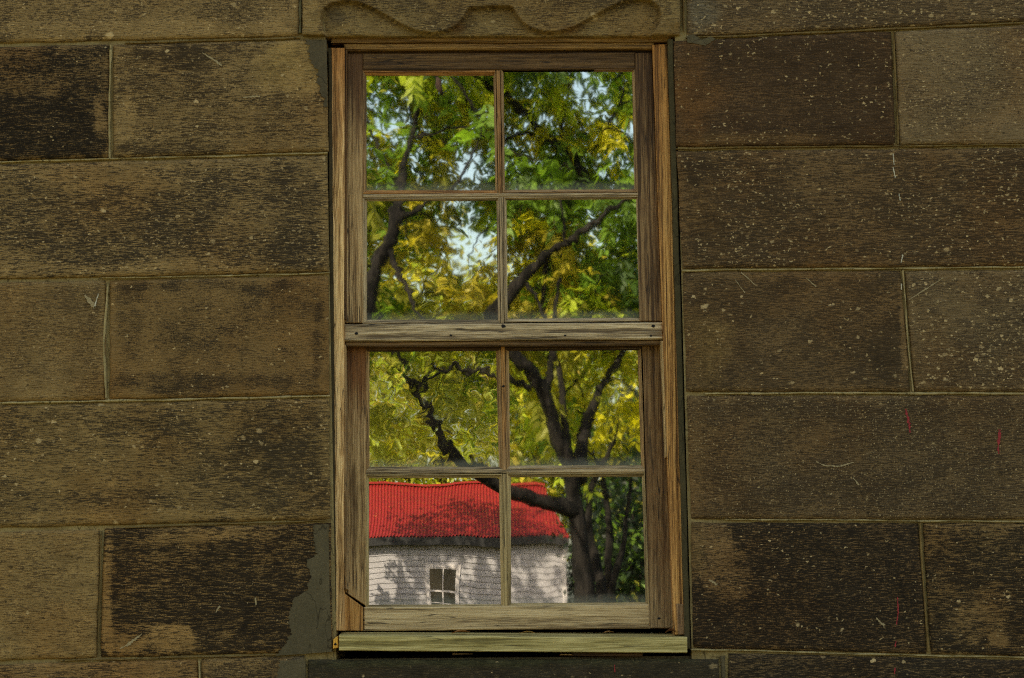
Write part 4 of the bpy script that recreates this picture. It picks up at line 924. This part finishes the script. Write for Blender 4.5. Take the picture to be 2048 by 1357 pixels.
def limb_tree(name, label, limbs, clusters, ccols, seed, bark=BARK, twig_r=0.012, spray_kw={}, kind='spray'):
    """a tree with given limbs [(x, y, z, radius) ...]; each leaf cluster hangs on a twig grown from the nearest limb"""
    r = np.random.default_rng(seed); V, Fc = [], []; nodes = []
    base = Vector(limbs[0][0][:3]); base.z = 0
    T = thing(name, label, 'tree', base, 'trees in the garden mirrored by the glass')
    for L in limbs:
        p = bez(L, 6); p = [q + np.array([*r.normal(0, 0.006, 3), 0]) for q in p]
        tube([q[:3] for q in p], [max(0.006, q[3]) for q in p], 8, V, Fc); nodes += [q[:3] for q in p]
    nodes = np.array(nodes); order = np.argsort([np.min(((nodes - c) ** 2).sum(1)) for c in clusters])
    for i in order:
        c = np.array(clusters[i]); d2 = ((nodes - c) ** 2).sum(1); a = nodes[np.argmin(d2)]; dist = math.sqrt(d2.min())
        if dist < 0.05: continue
        sag = np.array([0, 0, 0.18 * dist]) + r.normal(0, 0.10 * dist, 3)
        p = bez([a, a + (c - a) * 0.4 + sag, a + (c - a) * 0.75 + sag * 0.6, c], 3)
        r0_ = min(0.03, 0.006 + twig_r * dist); tube(p, [r0_ * (1 - 0.75 * k / (len(p) - 1)) for k in range(len(p))], 4, V, Fc)
        nodes = np.vstack([nodes, np.array(p[2:])])
    mesh_obj('trunk', V, Fc, bark, T, True, base)
    q, k = spray(clusters, ccols, r, **spray_kw) if kind == 'spray' else clumps(clusters, ccols, r, **spray_kw)
    quads_mesh('crown', q, len(k), LEAF, T, k, base)
    return T

def px_cols(px, py, r):
    """the turn of the leaves: greener high up and to one side, gold lower in the middle"""
    if py < 395:
        if px > 1000:
            if (px - 1175) ** 2 + (py - 205) ** 2 < 95 ** 2: return pick(dict(lime=4, yellow=7), r)
            return pick(dict(green=5, lime=3, dark=2, olive=1), r)
        return pick(dict(green=4, lime=3, olive=3, yellow=1), r)
    if py < 660:
        if px > 1000:
            if px > 1160 and py < 560: return pick(dict(green=5, dark=3, lime=2), r)
            return pick(dict(olive=4, gold=3, yellow=2, green=2, lime=1), r)
        if px < 800: return pick(dict(green=4, olive=3, lime=1), r)
        return pick(dict(olive=5, gold=2, orange=0.5, yellow=1.5, lime=3, green=1), r)
    if px < 1000: return pick(dict(olive=5, yellow=3, gold=2, lime=2), r)
    return pick(dict(lime=3, green=3, yellow=3, olive=3, gold=1), r)

# near tree: its trunk shows in the right hand lower panes, its limbs all over the window
V1 = 26.0; S1 = F / V1
def lim(v, pts): return [(*R(px, py, v + dv - 2.2), 0.84 * rp / (F / v)) for (px, py, dv, rp) in pts]
limbs1 = [
    lim(V1, [(1190, 1560, 0, 40), (1182, 1400, 0, 32), (1170, 1210, 0, 25), (1158, 1090, 0, 21), (1150, 1000, 0, 20), (1140, 935, -0.1, 18), (1112, 870, -0.2, 17), (1092, 800, -0.3, 16), (1072, 755, -0.4, 14), (1040, 722, -0.5, 15), (1000, 660, -0.6, 13), (1010, 600, -0.6, 15)]),
    lim(V1, [(1150, 1020, 0, 22), (1090, 1003, -0.2, 17), (1020, 982, -0.4, 15), (955, 950, -0.6, 14), (905, 908, -0.8, 15), (872, 850, -0.9, 12), (845, 800, -1.0, 9), (815, 745, -1.1, 7), (780, 690, -1.2, 6), (740, 600, -1.3, 5)]),
    lim(V1, [(975, 640, -0.5, 15), (1010, 603, -0.6, 15), (1042, 566, -0.6, 14), (1085, 520, -0.7, 11), (1130, 492, -0.8, 9), (1170, 464, -0.9, 8), (1215, 428, -1.0, 6), (1260, 390, -1.1, 5), (1320, 320, -1.2, 4)]),
    lim(V1, [(1160, 960, 0, 20), (1164, 900, 0.3, 16), (1170, 860, 0.5, 13), (1184, 815, 0.6, 11), (1206, 768, 0.8, 8), (1250, 700, 1.0, 7), (1300, 600, 1.2, 6), (1330, 480, 1.4, 5), (1320, 300, 1.5, 4)]),
    lim(V1, [(1150, 940, 0.2, 12), (1134, 880, 0.4, 9), (1124, 800, 0.6, 8), (1116, 735, 0.7, 7), (1100, 690, 0.8, 6), (1090, 560, 1.0, 6), (1140, 400, 1.2, 9), (1172, 362, 1.2, 11), (1140, 318, 1.2, 12), (1100, 282, 1.2, 11), (1055, 238, 1.2, 10), (1008, 190, 1.2, 8), (950, 160, 1.3, 6), (880, 80, 1.5, 5)]),
    lim(V1, [(1092, 790, -0.3, 9), (1098, 745, -0.3, 8), (1106, 700, -0.3, 7), (1112, 640, -0.2, 5), (1120, 560, 0, 4)]),
    lim(V1, [(1062, 775, -0.4, 8), (1022, 757, -0.5, 7), (965, 743, -0.6, 7), (900, 741, -0.7, 8), (858, 762, -0.8, 6), (830, 800, -0.9, 4)]),
    lim(V1, [(1085, 290, 1.2, 6), (1050, 268, 1.0, 5), (1000, 282, 0.9, 5), (940, 276, 0.8, 5), (880, 286, 0.7, 4), (820, 250, 0.6, 3)]),
    lim(V1, [(1150, 320, 1.2, 6), (1185, 300, 1.0, 5), (1220, 250, 1.0, 4), (1250, 180, 1.1, 3)]),
    lim(V1, [(1120, 300, 1.2, 5), (1132, 215, 1.1, 4), (1142, 150, 1.0, 3), (1150, 60, 1.0, 3)]),
    lim(V1, [(1050, 565, -0.6, 5), (1075, 600, -0.7, 4), (1088, 640, -0.8, 3)]),
    lim(V1, [(1130, 492, -0.8, 4), (1128, 440, -0.8, 3), (1118, 400, -0.8, 2.5)]),
    lim(V1, [(1196, 1560, 0.3, 30), (1204, 1230, 0.6, 17), (1192, 1130, 0.8, 13), (1178, 1050, 0.9, 9), (1190, 960, 1.0, 7), (1230, 880, 1.0, 5)]),
    lim(V1, [(1240, 1560, 2.6, 18), (1222, 1230, 2.6, 13), (1216, 1120, 2.7, 11), (1218, 1040, 2.8, 8), (1205, 960, 3.0, 6)]),
    lim(V1, [(1236, 1560, 2.4, 16), (1228, 1220, 2.5, 11), (1240, 1110, 2.6, 9), (1256, 1030, 2.8, 6), (1262, 960, 3.0, 5)]),
]
rr = random.Random(5)
cl, cc = [], []
while len(cl) < 860:
    px, py = rr.uniform(430, 1560), rr.uniform(-420, 930); v = V1 + rr.uniform(-1.8, 4.6)
    e = ((px - 1040) / 640) ** 2 + ((py - 200) / 760) ** 2 + ((v - V1) / 4.2) ** 2
    if e > 1: continue
    inwin = 720 < px < 1300 and py > 130
    dens = 0.62 if inwin else 0.5
    if py > 660: dens = 0.3
    if py > 840: dens = 0.14
    if inwin and px < 1000 and 660 < py: dens *= 0.5
    if inwin and in_gap(px, py, 1.35): continue
    if 800 < px < 1000 and 395 < py < 660: dens *= 0.6
    if rr.random() > dens: continue
    cl.append(tuple(R(px, py, v))); cc.append(px_cols(px, py, rr))
limb_tree('spreading_tree', 'spreading tree with dark limbs and drooping green and yellow leaves mirrored in the glass', limbs1, cl, cc, 11)

# second tree, its trunk leaning in from the left behind the upper panes
V2 = 24.0
limbs2 = [lim(V2, [(640, 1500, 0, 44), (655, 1200, 0, 38), (680, 900, 0, 32), (715, 650, 0, 27), (748, 553, 0, 19), (772, 497, 0, 16), (794, 442, 0, 14), (802, 395, 0.2, 10), (806, 335, 1.2, 9), (830, 240, 2.4, 6), (860, 120, 3.0, 4)]),
          lim(V2, [(796, 440, 0, 9), (818, 432, 0, 6), (850, 410, 0.1, 4), (900, 380, 0.2, 3)]),
          lim(V2, [(784, 500, 0, 8), (796, 545, -0.1, 7), (812, 580, -0.2, 6), (826, 606, -0.3, 5), (850, 650, -0.4, 3)]),
          lim(V2, [(720, 660, 0, 14), (640, 520, 0.2, 11), (560, 380, 0.4, 8), (500, 200, 0.6, 5)]),
          lim(V2, [(802, 380, 1.0, 5), (760, 300, 1.8, 4), (720, 180, 2.4, 3), (680, 40, 2.6, 2.5)])]
cl, cc = [], []
while len(cl) < 230:
    px, py = rr.uniform(260, 1130), rr.uniform(-380, 700); v = V2 + rr.uniform(-1.6, 3.4)
    e = ((px - 690) / 440) ** 2 + ((py - 130) / 560) ** 2 + ((v - V2) / 4) ** 2
    if e > 1: continue
    inwin = 720 < px < 1300 and py > 130
    if inwin and (in_gap(px, py, 1.35) or rr.random() > 0.45): continue
    cl.append(tuple(R(px, py, v))); cc.append(px_cols(px, py, rr))
limb_tree('leaning_tree', 'tree with a dark leaning trunk mirrored in the upper left panes', limbs2, cl, cc, 12)

def pix(p):
    d = Vector((p[0], 2 * GLASS_Y - p[1], p[2])) - CAM; k = d.dot(fw)
    return 1024 + F * d.dot(rt) / k, 678.5 - F * d.dot(up) / k
def plain_tree(name, label, px, v, top_py, half_px, weights, seed, n=260, low=0.25, trunk_r=0.16, kw=None, gap=True, lean=0):
    """a whole tree farther off: forked trunk and a full crown of leaf clumps"""
    r = random.Random(seed); g = R(px, 1000, v); H = R(px, top_py, v).z; W_ = half_px * v / F
    def rel(dx, dy, h, rad): return (g.x + dx, g.y + dy, h, rad)
    limbs = [[rel(0, 0, 0, trunk_r * 1.3), rel(0.1, 0, H * 0.18, trunk_r), rel(0.2 + lean * 0.4, 0.1, H * 0.4, trunk_r * 0.75), rel(0.1 + lean, 0, H * 0.7, trunk_r * 0.4), rel(lean, 0.1, H * 0.93, trunk_r * 0.12)]]
    for i in range(7):
        a = i * 2.4 + r.random(); h0 = H * (0.24 + 0.06 * i); k = W_ * (0.75 - 0.05 * i)
        limbs.append([rel(0.1, 0, h0, trunk_r * 0.55), rel(math.cos(a) * k * 0.45, math.sin(a) * k * 0.45, h0 + H * 0.14, trunk_r * 0.32), rel(math.cos(a) * k, math.sin(a) * k, h0 + H * 0.24, trunk_r * 0.1)])
    cl, cc = [], []
    while len(cl) < n:
        a, b_, c = r.uniform(-1, 1), r.uniform(-1, 1), r.uniform(0, 1)
        z = H * (low + (1 - low) * c); shape = math.sin(math.pi * min(1, 0.16 + 0.84 * c)) ** 0.6
        lob = 0.8 + 0.25 * math.sin(5 * math.atan2(b_, a) + seed + 4 * c)
        if a * a + b_ * b_ > (shape * lob) ** 2: continue
        q = (g.x + a * W_, g.y + b_ * W_ * 0.9, z)
        if in_gap(*pix(q), 1.6): continue
        cl.append(q); cc.append(pick(weights, r))
    return limb_tree(name, label, limbs, cl, cc, seed, BARK, 0.01, kw or dict(n=34, spread=W_ * 0.11, size=0.24), 'clumps')
YG = dict(yellow=4, olive=4, lime=3, gold=2); GR = dict(green=5, dark=4, lime=2, olive=1); SH = dict(painted_shade=9, dark=2, green=0.7, olive=0.5); OG = dict(olive=6, gold=1.5, orange=0.4, yellow=1.5, lime=3)
plain_tree('garden_tree', 'golden leaved tree standing behind the red roofed house', 870, 78, 400, 330, OG, 21, 520)
plain_tree('garden_tree', 'yellow green tree beyond the right end of the house', 1150, 84, 420, 300, YG, 22, 520)
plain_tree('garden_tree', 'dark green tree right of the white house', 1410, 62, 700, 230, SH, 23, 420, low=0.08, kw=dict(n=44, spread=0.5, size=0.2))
plain_tree('garden_tree', 'tall olive tree far behind the left of the house', 620, 90, 360, 300, OG, 24, 360)
plain_tree('garden_tree', 'tall yellow tree at the far right of the garden', 1420, 78, 520, 260, YG, 25, 320)
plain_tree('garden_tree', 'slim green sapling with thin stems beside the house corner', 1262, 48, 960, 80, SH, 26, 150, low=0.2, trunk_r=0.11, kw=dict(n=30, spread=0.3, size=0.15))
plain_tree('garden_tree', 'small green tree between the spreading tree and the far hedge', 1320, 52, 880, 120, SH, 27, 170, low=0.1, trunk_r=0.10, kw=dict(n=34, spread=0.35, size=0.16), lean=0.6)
plain_tree('garden_tree', 'olive leaved tree whose shadow falls on the house front', 640, 63.5, 446, 85, OG, 28, 8, low=0.55, trunk_r=0.2)
plain_tree('garden_tree', 'thin tree before the house casting bare branch shadows', 606, 67.5, 842, 75, YG, 29, 14, low=0.4, trunk_r=0.42)

plain_tree('garden_tree', 'tall sparse tree left of the house that dapples its red roof', 567, 64, 334, 185, OG, 30, 66, low=0.62, trunk_r=0.2)
for i, (px, v, tp, hw_) in enumerate(((1195, 76, 960, 70), (1330, 74, 960, 90), (1480, 72, 975, 90))):
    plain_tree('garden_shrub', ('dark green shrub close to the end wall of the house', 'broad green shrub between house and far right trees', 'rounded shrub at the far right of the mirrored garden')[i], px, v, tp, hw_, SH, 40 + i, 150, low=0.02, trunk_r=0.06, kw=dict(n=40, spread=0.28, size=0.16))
# small evergreen beside the photographer; one twig with a seed pod hangs into the mirrored view
def evergreen():
    b0 = (-3.3, -5.6); tipv = 11.6
    tip = R(866, 118, tipv); tip2 = R(872, 160, tipv)
    limbs = [[(b0[0], b0[1], 0, 0.09), (b0[0] + 0.1, b0[1], 1.6, 0.075), (b0[0] + 0.05, b0[1] + 0.1, 3.2, 0.05), (b0[0] + 0.1, b0[1], 4.6, 0.02)],
             [(b0[0] + 0.06, b0[1], 2.9, 0.035), (-2.2, -5.2, 3.9, 0.022), (-1.3, (b0[1] + tip.y) / 2, 4.15, 0.013), (tip.x - 0.1, tip.y, tip.z + 0.12, 0.007), tuple(tip) + (0.004,), tuple(tip2) + (0.003,)]]
    r = random.Random(3); cl, cc = [], []
    while len(cl) < 70:
        a, b_, c = r.uniform(-1, 1), r.uniform(-1, 1), r.uniform(-1, 1)
        if a * a + b_ * b_ + c * c > 1: continue
        cl.append((b0[0] - 0.1 + a * 1.1, b0[1] + b_ * 1.0, 3.7 + c * 1.2)); cc.append(np.array(PAL['dark']))
    T = limb_tree('evergreen_tree', 'small dark evergreen tree whose hanging twig shows at the top left pane', limbs, cl, cc, 61, BARK, 0.01, dict(n=18, spread=0.22, size=0.17), 'clumps')
    rn = np.random.default_rng(4); base = Vector(limbs[0][0][:3])
    Q, K = [], []
    for dx, dz, wv in ((-0.045, -0.10, 0.030), (0.055, -0.10, 0.026), (0.075, -0.03, 0.022), (-0.07, -0.02, 0.022), (0.01, -0.12, 0.022)):
        p = np.array(tip); e = p + np.array([dx, 0.03 * rn.normal(), dz]); mdl = (p + e) / 2; sd_ = np.array([dz, 0, -dx]); sd_ = sd_ / np.linalg.norm(sd_) * wv
        Q += [p, mdl + sd_, e, mdl - sd_]; K.append(np.array(PAL['dark']) * 0.9)
    quads_mesh('leaf_sprig', np.array(Q), len(K), LEAF, T, np.array(K), base)
    V, Fc = [], []; tube([tip2, tip2 + Vector((0.008, 0, -0.02)), tip2 + Vector((0.018, 0, -0.05)), tip2 + Vector((0.026, 0, -0.075))], [0.006, 0.017, 0.015, 0.005], 8, V, Fc)
    mesh_obj('seed_pod', V, Fc, flat('seed_pod', (0.025, 0.012, 0.008), 0.9, 150, 0.5), T, True)
evergreen()
